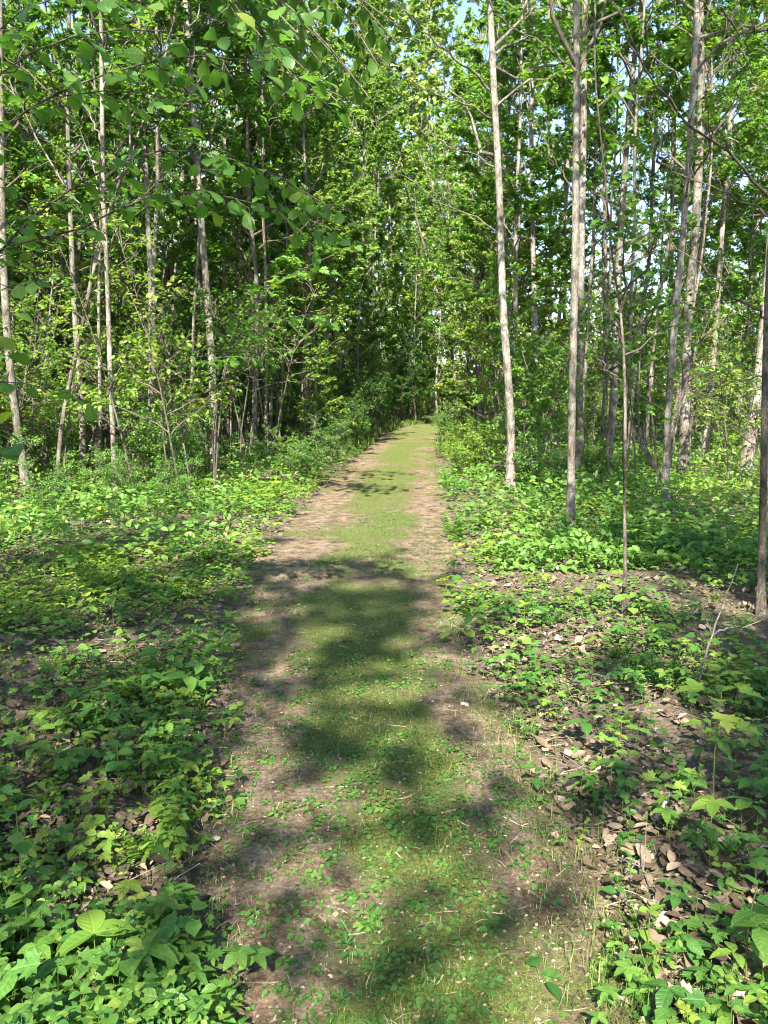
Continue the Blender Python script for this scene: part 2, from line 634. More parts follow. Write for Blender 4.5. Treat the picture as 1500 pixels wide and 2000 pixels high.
gx = axis((-220, -40, 12), (-40, -10, 1.0), (-10, -4, .25), (-4, 4, .09), (4, 10, .25), (10, 40, 1.0), (40, 220, 12))
gy = axis((-40, -4, 2), (-4, 0, .3), (0, 8, .09), (8, 20, .2), (20, 60, .6), (60, 300, 10))
X, Y = np.meshgrid(gx, gy)
V = np.stack([X, Y, H(X, Y)], -1)
nx, ny = len(gx), len(gy)
idx = np.arange(nx * ny).reshape(ny, nx)
Q = np.stack([idx[:-1, :-1], idx[:-1, 1:], idx[1:, 1:], idx[1:, :-1]], -1).reshape(-1, 4)
ground_o = tag(obj('ground', mesh('ground', V, None, Q), ground_mat()), kind='structure')


def moss_mask(x, y):
    u = np.clip((x - xL(y)) / (xR(y) - xL(y)), 0, 1) * 2 - 1
    cen = 1 - np.abs(u + .05 * np.sin(y)) ** 2.2
    m = .30 + .44 * cen + 1.6 * (fbm(x * 1.5, y * 1.0, 5) - .5) + 1.0 * (fbm(x * 4.5, y * 4.5, 6) - .5)
    m = m - (.62 * np.exp(-((u - .68) / .24) ** 2) + .55 * np.exp(-((u + .62) / .3) ** 2)) * sstep(40, 12, y)
    m = m + .24 * sstep(8, 18, y)
    return np.clip(m, 0, 1)


py_ = axis((-.5, 9, .045), (9, 20, .08), (20, 75, .4))
uu = np.linspace(-1.06, 1.06, 70)
U_, Y_ = np.meshgrid(uu, py_)
wob = .17 * (fbm(Y_ * 2.2, U_ * 0 + np.sign(U_) * 7, 3) - .5) * np.abs(U_)
X_ = (xL(Y_) + xR(Y_)) / 2 + U_ * (xR(Y_) - xL(Y_)) / 2 + wob * 2
Z_ = H(X_, Y_) + .004 + .010 * fbm(X_ * 6, Y_ * 6, 2) + .006 * vnoise(X_ * 28, Y_ * 28, 1) - .03 * sstep(1.0, 1.06, np.abs(U_))
V = np.stack([X_, Y_, Z_], -1)
ny, nx = X_.shape
idx = np.arange(nx * ny).reshape(ny, nx)
Q = np.stack([idx[:-1, :-1], idx[:-1, 1:], idx[1:, 1:], idx[1:, :-1]], -1).reshape(-1, 4)
tag(obj('path', mesh('path', V, None, Q, {'moss': moss_mask(X_, Y_)}), path_mat()), kind='structure')


def PZ(x, y):
    return H(x, y) + .008


# ------------------------------------------------------------------ tree growing
def polyline(P, n):
    P = np.asarray(P, float)
    s = np.concatenate([[0], np.cumsum(np.linalg.norm(np.diff(P, axis=0), axis=1))])
    t = np.linspace(0, s[-1], n)
    return np.stack([np.interp(t, s, P[:, k]) for k in range(3)], 1)


def smooth_line(P, n):
    Q_ = polyline(P, n)
    for _ in range(2):
        Q_[1:-1] = (Q_[:-2] + 2 * Q_[1:-1] + Q_[2:]) / 4
    return Q_


def grow(trunk, z0, nb, blen, up=.7, ns=5, nleaf=2500, lsize=.09, droop=.0, bare=.0, az=None, tip=.35, r=None, tilt=.45, ztop=1.0):
    """primaries and secondaries off a trunk polyline; returns (prim P,R), (sec P,R), Leaves"""
    r = r or rng
    zt = trunk[:, 2]
    hz = zt[0] + z0 + (zt[-1] * ztop - zt[0] - z0) * (r.random(nb) ** .9)
    s = (hz - zt[0] - z0) / max(zt[-1] - zt[0] - z0, .1)
    P0 = np.stack([np.interp(hz, zt, trunk[:, k]) for k in range(3)], 1)
    a = r.random(nb) * 2 * math.pi if az is None else az + r.normal(0, .7, nb)
    ln = blen * (1 - (1 - tip) * s) * r.uniform(.65, 1.2, nb)
    e = up + r.normal(0, .18, nb) + .25 * s
    D0 = np.stack([np.cos(a) * np.cos(e), np.sin(a) * np.cos(e), np.sin(e)], 1)
    t = np.linspace(0, 1, 6)
    P = P0[:, None] + D0[:, None] * (ln[:, None] * t)[..., None]
    P[..., 2] += (ln * r.uniform(-.18, .12, nb))[:, None] * t ** 2 - droop * ln[:, None] * t ** 2
    P[:, 1:] += r.normal(0, .035, (nb, 5, 3)) * ln[:, None, None]
    R = (.0035 + .0085 * ln)[:, None] * (1 - .82 * t)
    m = nb * ns
    pi = np.repeat(np.arange(nb), ns)
    ss = r.uniform(.25, 1, m)
    f = ss * 5
    i0 = np.minimum(f.astype(int), 4)
    w = (f - i0)[:, None]
    S0 = P[pi, i0] * (1 - w) + P[pi, i0 + 1] * w
    T = nrm(P[pi, i0 + 1] - P[pi, i0])
    side = nrm(np.cross(T, np.array([0, 0, 1.0]) + r.normal(0, .3, (m, 3)))) * np.where(r.random(m) < .5, 1, -1)[:, None]
    SD = nrm(T * r.uniform(.4, 1, (m, 1)) + side * r.uniform(.4, 1, (m, 1)) + np.array([0, 0, .12]))
    sl = ln[pi] * (1.15 - ss * .75) * r.uniform(.25, .6, m)
    t4 = np.linspace(0, 1, 4)
    SP_ = S0[:, None] + SD[:, None] * (sl[:, None] * t4)[..., None]
    SP_[:, 1:] += r.normal(0, .05, (m, 3, 3)) * sl[:, None, None]
    SP_[..., 2] -= (.12 + droop) * sl[:, None] * t4 ** 2
    SR = (.002 + .0035 * sl)[:, None] * (1 - .7 * t4)
    lv = Leaves()
    if nleaf:
        ok = np.nonzero(r.random(m) >= bare)[0]
        wgt = sl[ok] / sl[ok].sum()
        k = r.choice(ok, nleaf, p=wgt)
        q = r.uniform(.15, 1.05, nleaf)
        f = np.clip(q, 0, .999) * 3
        i0 = f.astype(int)
        w = (f - i0)[:, None]
        LP = SP_[k, i0] * (1 - w) + SP_[k, i0 + 1] * w
        LT = nrm(SP_[k, i0 + 1] - SP_[k, i0])
        sd = nrm(np.cross(LT, np.array([0, 0, 1.0]))) * np.where(r.random(nleaf) < .5, 1, -1)[:, None]
        LD = LT * r.uniform(.1, 1, (nleaf, 1)) + sd * r.uniform(.3, 1, (nleaf, 1)) + r.normal(0, .25, (nleaf, 3)) - np.array([0, 0, .25])
        LN = np.array([0, 0, 1.0]) + r.normal(0, tilt, (nleaf, 3))
        LP = LP + r.normal(0, .03, (nleaf, 3))
        cl = r.random(m)[k]
        lv.add(LP, LD, LN, lsize * r.uniform(.6, 1.25, nleaf), np.clip(.5 + .5 * (cl - .5) + r.normal(0, .18, nleaf), 0, 1))
    return (P, R), (SP_, SR), lv


def trunk_mesh(line, rad, sides=9, flare=.65, lump=.08):
    n = len(line)
    s = np.linspace(0, 1, n)
    V, q = tubes(line, rad * (1 + flare * np.exp(-s * 40)), sides)
    V = V.reshape(n, sides, 3)
    c = line[:, None]
    a = np.arange(sides)
    k = 1 + lump * (vnoise(s[:, None] * 30 + line[0, 0], a[None] * 1.3 + line[0, 1], 2) - .5) * 2
    V = c + (V - c) * k[..., None]
    return V.reshape(-1, 3), q


def branches_mesh(name, prim, sec, ps=5, ss=3):
    mb = MB()
    for (P, R), sd in ((prim, ps), (sec, ss)):
        if len(P):
            v, q = tubes(P, R, sd)
            mb.add(v, None, q)
    return mb.mesh(name)


def parts(root, tr, rad, prim, sec, lv, bark, leafm, shape='simple', sides=9, base=None):
    """build trunk, branches and crown meshes as children of root (all in root space)"""
    b = np.zeros(3) if base is None else base
    v, q = trunk_mesh(tr - b, rad, sides)
    obj('trunk', mesh('trunk', v, None, q), bark, root)
    obj('branches', branches_mesh('branches', (prim[0] - b, prim[1]), (sec[0] - b, sec[1])), M['twig'] if bark is not M['bark'] else M['bark_mid'], root)['kind'] = 'stuff'
    if lv.P:
        mb = MB()
        lv.P = [p - b for p in lv.P]
        lv.join(mb, shape)
        tag(obj('crown', mb.mesh('crown'), leafm, root), kind='stuff')


# ------------------------------------------------------------------ trees one can tell apart in the photograph
# name, label, base..top pixels, width px at base / at frame top, total height m, bark, crown settings
def ptree(name, label, pts, w0, w1, Ht, bark='bark', z0=4.0, nb=26, blen=2.0, nleaf=2200, lsize=.085, leafm='leaf', bare=.3, up=.75, ns=5,
          shape='simple', depth=None, group=None, limbs=(), r_min=.012):
    if depth is None:
        b = ground(*pts[0])
    else:
        b = at(pts[0][0], pts[0][1], depth)
        b[2] = float(H(b[0], b[1]))
    Yd = b[1]
    line = [b]
    for k, p in enumerate(pts[1:]):
        line.append(at(p[0], p[1], Yd + .25 * math.sin(k * 1.3 + p[0])))
    line = np.array(line)
    d = nrm(line[-1] - line[max(len(line) - 3, 0)])
    ztop = line[-1][2]
    if Ht > ztop:
        n = 5
        for i in range(n):
            d = nrm(d * .8 + np.array([rng.normal(0, .03), rng.normal(0, .03), .25]))
            line = np.vstack([line, line[-1] + d * (Ht - ztop) / n])
    line[0, 2] -= .06
    tr = smooth_line(line, 34)
    s = np.linspace(0, 1, 34)
    vis = min(1.0, (ztop - b[2]) / (Ht - b[2]))
    px = pxsize(b)
    ra, rb = w0 * px * .35, w1 * px * .36
    rad = np.interp(s, [0, vis, 1], [ra, rb, max(rb * .25, r_min * .6)]) if vis < .97 else np.interp(s, [0, 1], [ra, max(rb, .006)])
    prim, sec, lv = grow(tr, z0, nb, blen * 1.15, up, ns, int(nleaf * 1.45), lsize * 1.08, bare=bare * .8)
    t = thing(name, label, 'tree', b, group)
    parts(t, tr, rad, prim, sec, lv, M[bark], M[leafm], shape, base=b)
    for L_, lw in limbs:                                  # named limbs traced in the photograph: pixel points and a depth offset
        P = np.array([at(x, y, Yd + dy) for x, y, dy in L_])
        P = smooth_line(P, 16)
        P[1:-1] += rng.normal(0, .012, P[1:-1].shape)
        R = np.linspace(lw, lw * .25, 16) * px * .36
        mb = MB()
        v, q = tubes(P - b, R, 6)
        mb.add(v, None, q)
        k = 16
        j = rng.integers(4, 15, k)
        D = nrm(nrm(P[j] - P[j - 1]) + rng.normal(0, .6, (k, 3)) + np.array([0, 0, .25]))
        tl = rng.uniform(.15, .55, k)
        tt = np.linspace(0, 1, 4)
        TP = P[j][:, None] + D[:, None] * (tl[:, None] * tt)[..., None]
        TP[:, 1:] += rng.normal(0, .02, (k, 3, 3))
        v, q = tubes(TP - b, np.maximum(R[j] * .45, .0012)[:, None] * (1 - .6 * tt), 3)
        mb.add(v, None, q)
        obj('limb', mb.mesh('limb'), M['twig'] if bark != 'bark' else M['bark_mid'], t)
    return t


ptree('poplar_tree', 'tall pale straight trunk on the right path edge beside the lime bush',
      [(997, 965), (1000, 850), (995, 760), (982, 615), (979, 500), (975, 350), (965, 200), (957, 0)], 23, 15, 15, z0=4.5, nb=34, blen=2.4, nleaf=2600,
      limbs=[([(958, 178, 0), (918, 138, -.3), (883, 110, -.6), (832, 68, -.9), (799, 35, -1.1), (770, 5, -1.3)], 7),
             ([(962, 232, 0), (914, 205, -.3), (870, 190, -.5), (827, 173, -.8), (776, 140, -1), (750, 121, -1.2)], 5),
             ([(974, 330, 0), (930, 300, .3), (880, 290, .6), (830, 250, .9)], 5),
             ([(978, 460, 0), (930, 420, .3), (860, 400, .6), (790, 340, 1), (740, 330, 1.2)], 4)])
ptree('poplar_tree', 'straight grey-brown trunk, nearer one of a close pair right of the path',
      [(1114, 1045), (1115, 950), (1117, 800), (1120, 650), (1124, 500), (1124, 350), (1126, 200), (1126, 0)], 21, 16, 13, bark='bark_mid', z0=3.8, nb=30, blen=2.2, nleaf=2200,
      limbs=[([(1125, 140, 0), (1070, 95, .2), (1020, 65, .3), (960, 25, .5), (915, 0, .6)], 5),
             ([(1121, 620, 0), (1150, 570, -.2), (1160, 540, -.3), (1165, 500, -.4)], 4),
             ([(1124, 380, 0), (1080, 310, .2), (1050, 240, .3), (1030, 200, .3)], 4)])
ptree('poplar_tree', 'white sunlit trunk close behind the grey trunk of the pair right of the path',
      [(1132, 935), (1132, 800), (1132, 700), (1134, 565), (1137, 400), (1140, 200), (1142, 0)], 21, 15, 16, z0=5, nb=26, nleaf=2200)
ptree('young_tree', 'slim pale trunk between the tall path-side trunk and the close pair',
      [(1049, 885), (1048, 850), (1045, 650), (1041, 500), (1040, 400), (1037, 250), (1040, 150), (1037, 0)], 15, 10, 16, z0=5, nb=30, nleaf=2400)
ptree('young_tree', 'thin trunk showing just right of the tall path-side trunk',
      [(1010, 862), (1005, 750), (999, 640), (990, 500), (984, 380), (978, 200), (972, 60)], 11, 7, 15, bark='bark_mid', z0=5, nb=22, nleaf=1700)
ptree('sapling', 'thin dark curving sapling rising from leaf litter right of the path',
      [(1217, 1200), (1222, 1100), (1219, 990), (1221, 850), (1221, 750), (1215, 625), (1195, 500), (1177, 300), (1165, 200)], 11, 4, 4.3, bark='bark_dark', z0=1.6, nb=12, blen=.8, nleaf=170, lsize=.07, bare=.3,
      limbs=[([(1221, 750, 0), (1180, 720, .1), (1140, 660, .2)], 4), ([(1220, 680, 0), (1190, 600, -.1), (1160, 540, -.1), (1130, 500, 0)], 4)])
ptree('young_tree', 'pale lichen-flecked trunk leaning right as it rises, in front of the stout mottled trunk',
      [(1300, 990), (1302, 880), (1305, 775), (1317, 650), (1327, 525), (1330, 500), (1345, 325), (1355, 150), (1362, 0)], 19, 14, 13, z0=4, nb=26, nleaf=2000)
ptree('poplar_tree', 'stout mottled brown trunk behind the leaning pale trunk on the right',
      [(1334, 935), (1338, 830), (1340, 750), (1345, 550), (1357, 500), (1363, 350), (1370, 200), (1367, 50)], 26, 18, 17, bark='bark_mid', z0=5, nb=30, nleaf=2400)
ptree('young_tree', 'grey trunk leaning right beyond the stout mottled trunk',
      [(1375, 900), (1382, 820), (1390, 750), (1400, 615), (1410, 450), (1427, 225), (1440, 75)], 15, 11, 15, z0=5, nb=26, nleaf=2000)
ptree('edge_tree', 'dark trunk at the right picture edge with long branches reaching up leftward',
      [(1487, 1200), (1490, 1000), (1492, 900), (1495, 700), (1499, 560), (1510, 400), (1520, 200), (1530, 0)], 20, 14, 9, bark='bark_dark', z0=3.2, nb=20, blen=2.0, nleaf=900, lsize=.08, bare=.4,
      limbs=[([(1516, 400, 0), (1500, 385, 0), (1450, 325, -.2), (1380, 265, -.4), (1320, 215, -.6), (1290, 175, -.7), (1240, 100, -.8), (1195, 0, -.9)], 9),
             ([(1514, 430, 0), (1500, 415, 0), (1440, 385, .1), (1390, 365, .2), (1335, 345, .3), (1295, 310, .4), (1260, 290, .5)], 6),
             ([(1497, 622, 0), (1490, 617, -.1), (1450, 585, -.2), (1395, 545, -.4), (1345, 500, -.5), (1300, 450, -.6)], 7),
             ([(1512, 405, 0), (1450, 425, .1), (1375, 437, .2), (1285, 440, .4)], 4),
             ([(1530, 78, 0), (1500, 68, 0), (1460, 55, -.2), (1415, 32, -.3), (1365, 0, -.5)], 9),
             ([(1495, 735, 0), (1440, 745, -.1), (1380, 760, -.2), (1310, 775, -.3)], 4)])
ptree('poplar_tree', 'thick whitish sunlit trunk leaning right near the right edge of the picture',
      [(1455, 925), (1470, 825), (1485, 725), (1495, 600), (1505, 480), (1520, 200)], 30, 18, 15, z0=5, nb=26, nleaf=1900)
ptree('young_tree', 'whitish trunk left of the thick leaning trunk near the right edge',
      [(1458, 845), (1464, 750), (1470, 600), (1476, 475), (1487, 300), (1490, 100)], 17, 10, 17, z0=6, nb=26, nleaf=2000)
ptree('young_tree', 'slim grey-brown trunk just right of the thin dark sapling',
      [(1229, 890), (1232, 800), (1240, 725), (1255, 600), (1270, 500), (1275, 325), (1285, 200), (1287, 25)], 11, 8, 14, bark='bark_mid', z0=4.5, nb=26, nleaf=1900)
ptree('young_tree', 'thin brown trunk deep in the wood left of the thin dark sapling',
      [(1192, 880), (1188, 780), (1184, 650), (1182, 500), (1180, 300), (1170, 100)], 11, 7, 16, bark='bark_mid', z0=5, nb=24, nleaf=2000)
ptree('young_tree', 'slim trunk leaning right just left of the close pair of trunks',
      [(1078, 865), (1082, 780), (1090, 650), (1100, 525), (1106, 380), (1112, 200), (1116, 20)], 12, 7, 16, z0=5, nb=24, nleaf=2000)
ptree('young_tree', 'thin upright trunk at the right side of the path just beyond the lime bush',
      [(957, 848), (955, 750), (952, 650), (950, 500), (942, 225), (938, 60)], 10, 6, 14, bark='bark_mid', z0=4, nb=26, nleaf=2000)
ptree('young_tree', 'thin grey trunk far behind, rising into the sky gap left of the close pair',
      [(1074, 842), (1074, 700), (1075, 425), (1072, 300), (1072, 125), (1070, 0)], 10, 7, 19, z0=7, nb=26, nleaf=2200)
ptree('young_tree', 'brown trunk in shade left of the leaning pale trunk on the right',
      [(1305, 862), (1308, 700), (1312, 450), (1315, 250), (1320, 50)], 13, 9, 17, bark='bark_mid', z0=6, nb=26, nleaf=2000)
for k, (lab, pts, w) in enumerate([
        ('dark thin leaning trunk nearest the path of the leaning group on its right side', [(897, 835), (885, 700), (870, 625), (840, 525), (815, 430), (790, 360)], 9),
        ('dark thin leaning trunk, middle one of the leaning group right of the path', [(925, 838), (915, 720), (903, 600), (885, 475), (850, 380), (820, 300)], 8),
        ('dark thin leaning trunk of the leaning group, the one next to the tall path-side trunk', [(938, 842), (930, 700), (915, 560), (895, 450), (870, 340)], 7)]):
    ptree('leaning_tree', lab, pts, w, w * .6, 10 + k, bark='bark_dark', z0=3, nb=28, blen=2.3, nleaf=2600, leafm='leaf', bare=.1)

ptree('young_tree', 'slim pale straight trunk in the left wood, lit by the sun along its length',
      [(225, 975), (220, 825), (216, 750), (212, 625), (208, 500), (202, 400), (200, 250), (198, 100), (197, 0)], 14, 10, 11, z0=3.5, nb=24, nleaf=1300, leafm='leaf', bare=.35,
      limbs=[([(206, 460, 0), (185, 330, .2), (160, 270, .3), (130, 180, .4)], 5), ([(208, 500, 0), (235, 420, -.1), (265, 390, -.2), (330, 340, -.4)], 6),
             ([(200, 280, 0), (170, 215, .2), (120, 150, .4)], 4)])
ptree('poplar_tree', 'stout grey-brown trunk left of the path with a sunlit band at mid height',
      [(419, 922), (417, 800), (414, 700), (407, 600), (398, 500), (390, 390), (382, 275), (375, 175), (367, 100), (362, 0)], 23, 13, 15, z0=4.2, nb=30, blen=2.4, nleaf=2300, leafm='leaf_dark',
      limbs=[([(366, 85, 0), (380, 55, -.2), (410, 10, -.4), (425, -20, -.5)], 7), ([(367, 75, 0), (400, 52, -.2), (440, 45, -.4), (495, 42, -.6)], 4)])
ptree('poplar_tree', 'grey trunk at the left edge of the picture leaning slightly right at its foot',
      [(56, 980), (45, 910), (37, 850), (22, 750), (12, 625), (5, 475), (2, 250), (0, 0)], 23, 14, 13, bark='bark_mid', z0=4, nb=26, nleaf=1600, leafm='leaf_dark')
ptree('leaning_tree', 'bent grey stem leaning right across the slim pale trunk in the left wood',
      [(111, 968), (112, 900), (127, 780), (145, 710), (165, 615), (182, 525), (198, 460), (220, 390), (240, 340), (265, 280), (300, 190), (320, 120)], 12, 7, 8, bark='bark_mid', z0=2.5, nb=18, blen=1.4, nleaf=800, leafm='leaf_dark')
for lab, pts, w0, w1, bk in [
        ('thin sunlit stem close beside the stout trunk left of the path', [(455, 885), (447, 770), (440, 640), (436, 500), (440, 300), (436, 100)], 9, 6, 'bark'),
        ('short pale stem leaning left at the litter clearing in the left wood', [(357, 890), (350, 830), (340, 780), (335, 700), (340, 560), (350, 420)], 9, 5, 'bark'),
        ('thin light stem behind the stout trunk left of the path', [(384, 868), (378, 720), (375, 600), (372, 510), (365, 300), (368, 150)], 9, 6, 'bark'),
        ('dark stem at the left of the crowded clump left of the path', [(475, 852), (482, 760), (492, 625), (500, 525), (498, 400), (495, 300), (490, 225), (484, 110), (480, 0)], 12, 8, 'bark_mid'),
        ('stoutest stem in the middle of the crowded clump left of the path', [(510, 858), (515, 750), (522, 650), (522, 500), (518, 400), (514, 300), (505, 150), (500, 0)], 15, 9, 'bark_mid'),
        ('pale lower stem at the right of the crowded clump left of the path', [(544, 862), (540, 740), (535, 650), (530, 520), (540, 400), (555, 250), (570, 80)], 13, 7, 'bark'),
        ('dark slender stem crossing the top of the crowded clump left of the path', [(497, 846), (500, 700), (475, 450), (460, 300), (450, 200), (440, 100), (432, 0)], 9, 6, 'bark_dark'),
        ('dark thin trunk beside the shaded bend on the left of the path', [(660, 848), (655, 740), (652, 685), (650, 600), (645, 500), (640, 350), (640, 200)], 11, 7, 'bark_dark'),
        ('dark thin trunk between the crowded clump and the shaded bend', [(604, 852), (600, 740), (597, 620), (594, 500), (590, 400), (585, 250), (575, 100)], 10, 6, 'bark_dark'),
        ('thin pale trunk left of the bent grey stem, deep in the left wood', [(92, 892), (88, 760), (80, 600), (70, 420), (60, 200)], 10, 7, 'bark'),
        ('thin grey trunk right of the slim pale trunk, deep in the left wood', [(268, 872), (264, 740), (262, 600), (268, 420), (275, 200)], 10, 7, 'bark_mid'),
        ('thin pale trunk midway between the slim pale trunk and the stout trunk', [(314, 862), (318, 720), (322, 560), (318, 400), (322, 200)], 9, 6, 'bark'),
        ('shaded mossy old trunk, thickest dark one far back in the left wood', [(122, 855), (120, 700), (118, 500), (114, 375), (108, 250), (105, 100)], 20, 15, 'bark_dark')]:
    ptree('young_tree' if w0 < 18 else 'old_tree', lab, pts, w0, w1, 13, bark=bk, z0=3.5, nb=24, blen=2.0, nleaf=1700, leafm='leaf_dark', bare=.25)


# ------------------------------------------------------------------ wood behind: copies of a few trees and shrubs
def proto_tree(Ht, z0, nb, blen, nleaf, lsize, r0, bark, leafm, seed, shape='simple', up=.7, bare=.15, ns=5):
    r = np.random.default_rng(seed)
    z = np.linspace(-.1, Ht, 12)
    a = np.stack([np.cumsum(r.normal(0, .09, 12)), np.cumsum(r.normal(0, .09, 12)), z], 1)
    a[:, :2] -= a[0, :2]
    tr = smooth_line(a, 24)
    rad = r0 * (1 - .85 * np.linspace(0, 1, 24))
    prim, sec, lv = grow(tr, z0, nb, blen, up, ns, nleaf, lsize, bare=bare, r=r)
    t = thing('background_tree', 'x', 'tree')
    parts(t, tr, rad, prim, sec, lv, M[bark], M[leafm], shape, sides=7)
    return t


def proto_shrub(Ht, nst, spread, nleaf, lsize, leafm, seed, shape='simple', name='understory_shrub', bark='bark_dark', blen=.7, tilt=.5, z0=.25):
    r = np.random.default_rng(seed)
    t = thing(name, 'x', 'shrub')
    PP, RR, S2, R2 = [], [], [], []
    L_ = Leaves()
    for k in range(nst):
        a = r.random() * 6.283
        h = Ht * r.uniform(.65, 1.05)
        s = np.linspace(0, 1, 10)
        out = spread * r.uniform(.3, 1)
        o2 = r.normal(0, .22, 2) * Ht / 3
        line = np.stack([np.cos(a) * out * s ** 1.6 + o2[0], np.sin(a) * out * s ** 1.6 + o2[1], h * s - .12], 1)
        line[1:] += np.cumsum(r.normal(0, .02 * Ht / 2, (9, 3)), 0) * .6
        line = smooth_line(line, 14)
        line[:, 2] = np.maximum.accumulate(line[:, 2] + np.linspace(0, .01, 14))
        v, q = tubes(line, (.004 + .0036 * Ht) * (1 - .75 * np.linspace(0, 1, 14)), 5)
        obj('stem', mesh('stem', v, None, q, {'tint': np.full(len(v), .5)}), M[bark], t)
        prim, sec, lv = grow(line, z0 * Ht, max(6, int(7 + Ht * 2)), blen * Ht / 3 + .25, .5, 4, nleaf // nst, lsize, r=r, tip=.5, tilt=tilt)
        PP.append(prim); S2.append(sec)
        for a_, b_ in zip((L_.P, L_.D, L_.N, L_.L, L_.A), (lv.P, lv.D, lv.N, lv.L, lv.A)):
            a_ += b_
    obj('branches', branches_mesh('branches', (np.concatenate([p[0] for p in PP]), np.concatenate([p[1] for p in PP])),
                                  (np.concatenate([p[0] for p in S2]), np.concatenate([p[1] for p in S2])), 4, 3), M['twig'], t)['kind'] = 'stuff'
    mb = MB()
    L_.join(mb, shape)
    tag(obj('foliage', mb.mesh('foliage'), M[leafm], t), kind='stuff')
    return t


PT = [proto_tree(15, 3.0, 44, 2.8, 8500, .12, .07, 'bark', 'leaf', 1),
      proto_tree(13, 2.2, 42, 2.5, 8500, .11, .055, 'bark_mid', 'leaf', 2),
      proto_tree(16, 4.5, 40, 2.8, 7500, .12, .075, 'bark_mid', 'leaf', 3, bare=.25),
      proto_tree(11, 1.4, 44, 2.4, 8500, .11, .055, 'bark_dark', 'leaf_dark', 4),
      proto_tree(17, 2.5, 52, 3.4, 12000, .15, .07, 'bark', 'leaf_far', 5, bare=.05),
      proto_tree(15, 5.2, 64, 4.0, 8200, .13, .11, 'bark_mid', 'leaf', 6, bare=.35, ns=7),
      proto_tree(13, 6.0, 30, 1.7, 4200, .10, .042, 'bark_mid', 'leaf', 8, bare=.2),
      proto_tree(7.5, .8, 46, 2.2, 8500, .10, .04, 'bark_mid', 'leaf_bright', 7, bare=.1, up=.45)]
PS = [proto_shrub(2.6, 6, 1.2, 4200, .075, 'leaf_dark', 21),
      proto_shrub(3.6, 6, 1.4, 5000, .085, 'leaf', 22),
      proto_shrub(1.7, 7, .9, 3000, .06, 'herb', 23),
      proto_shrub(4.4, 6, 1.5, 5600, .09, 'leaf_dark', 24),
      proto_shrub(1.3, 8, .8, 3000, .055, 'herb_lime', 25),
      proto_shrub(3.8, 4, 1.2, 1500, .085, 'leaf_bright', 26),
      proto_shrub(4.6, 4, 1.3, 1500, .09, 'leaf', 27, z0=.4)]
used = set()
AUTO = {'slender trees of the left wood': 'slender leafy tree', 'tall trees far back on the left': 'far tall tree', 'slender trees of the right wood': 'slender leafy tree',
        'trees far back on the right': 'far tree', 'bright small trees of the right wood': 'bright bushy tree', 'bright small trees of the left wood': 'bright bushy tree',
        'understory shrubs of the left wood': 'dense leafy shrub', 'understory shrubs of the right wood': 'leafy shrub', 'far understory shrubs': 'far leafy shrub', 'sunlit trees beyond the bend': 'tall sunlit tree',
        'trees arching over the path': 'arching tree', 'thin stems of the left wood': 'thin young tree', 'thin stems of the right wood': 'thin young tree',
        'shrubs crowding the bend': 'shrub at the bend', 'bright trees closing the bend': 'bright tree beyond the bend', 'low bushes along the path verges': 'low verge bush', 'open shrubs between the left trunks': 'open leafy bush', 'open shrubs between the right trunks': 'open leafy bush'}


def place(protos, i, x, y, sc, label, group, zoff=0):
    o = place_(protos, i, x, y, sc, label, group, zoff)
    if 'auto' in o: del o['auto']
    if group in AUTO: o['auto'] = AUTO[group]
    return o


def place_(protos, i, x, y, sc, label, group, zoff=0):
    pr = protos[i]
    loc = (x, y, float(H(x, y)) + zoff)
    rz = random.random() * 6.283
    s = (sc * random.uniform(.9, 1.1), sc * random.uniform(.9, 1.1), sc * random.uniform(.9, 1.12))
    key = id(pr)
    if key not in used:
        used.add(key)
        pr.location = loc
        pr.rotation_euler = (0, 0, rz)
        pr.scale = s
        tag(pr, label, None, group)
        return pr
    return dup(pr, loc, rz, s, label, group)


SHORT = ['the tall path-side trunk', 'the near trunk of the close pair', 'the far trunk of the close pair', 'the slim trunk beside the close pair', 'the thin trunk by the path-side trunk',
         'the thin dark sapling', 'the leaning pale trunk at right', 'the stout mottled trunk', 'the grey leaning trunk at right', 'the dark trunk at the right edge', 'the thick whitish leaning trunk',
         'the whitish trunk near the right edge', 'the slim trunk beside the dark sapling', 'the thin brown trunk at right', 'the slim leaning trunk by the pair', 'the thin trunk past the lime bush',
         'the thin grey trunk in the sky gap', 'the shaded brown trunk at right', 'the leaning trunk nearest the path', 'the middle leaning trunk', 'the third leaning trunk',
         'the slim pale trunk at left', 'the stout trunk at left', 'the trunk at the left edge', 'the bent grey stem at left', 'the thin sunlit stem at left', 'the short pale stem at left',
         'the thin light stem at left', 'the dark stem of the clump', 'the stoutest stem of the clump', 'the pale stem of the clump', 'the dark stem crossing the clump', 'the dark trunk at the bend',
         'the dark trunk left of the bend', 'the thin pale trunk far left', 'the thin grey trunk at left', 'the thin pale trunk midway left', 'the mossy old trunk']
heroes = [o for o in C.objects if o.type == 'EMPTY' and o.get('category') == 'tree' and o.location.length > .5]
assert len(heroes) == len(SHORT), (len(heroes), len(SHORT))
sx = lambda o: 750 + FPX * o.location.x / (o.location.y * CP + 1.5 * SP)
HX = [(sx(o), n_) for o, n_ in zip(heroes, SHORT)]
ORD = ['first', 'second', 'third', 'fourth', 'fifth', 'sixth', 'seventh', 'eighth', 'ninth', 'tenth', 'eleventh', 'twelfth', 'thirteenth', 'fourteenth', 'fifteenth', 'sixteenth', 'seventeenth', 'eighteenth', 'nineteenth', 'twentieth']


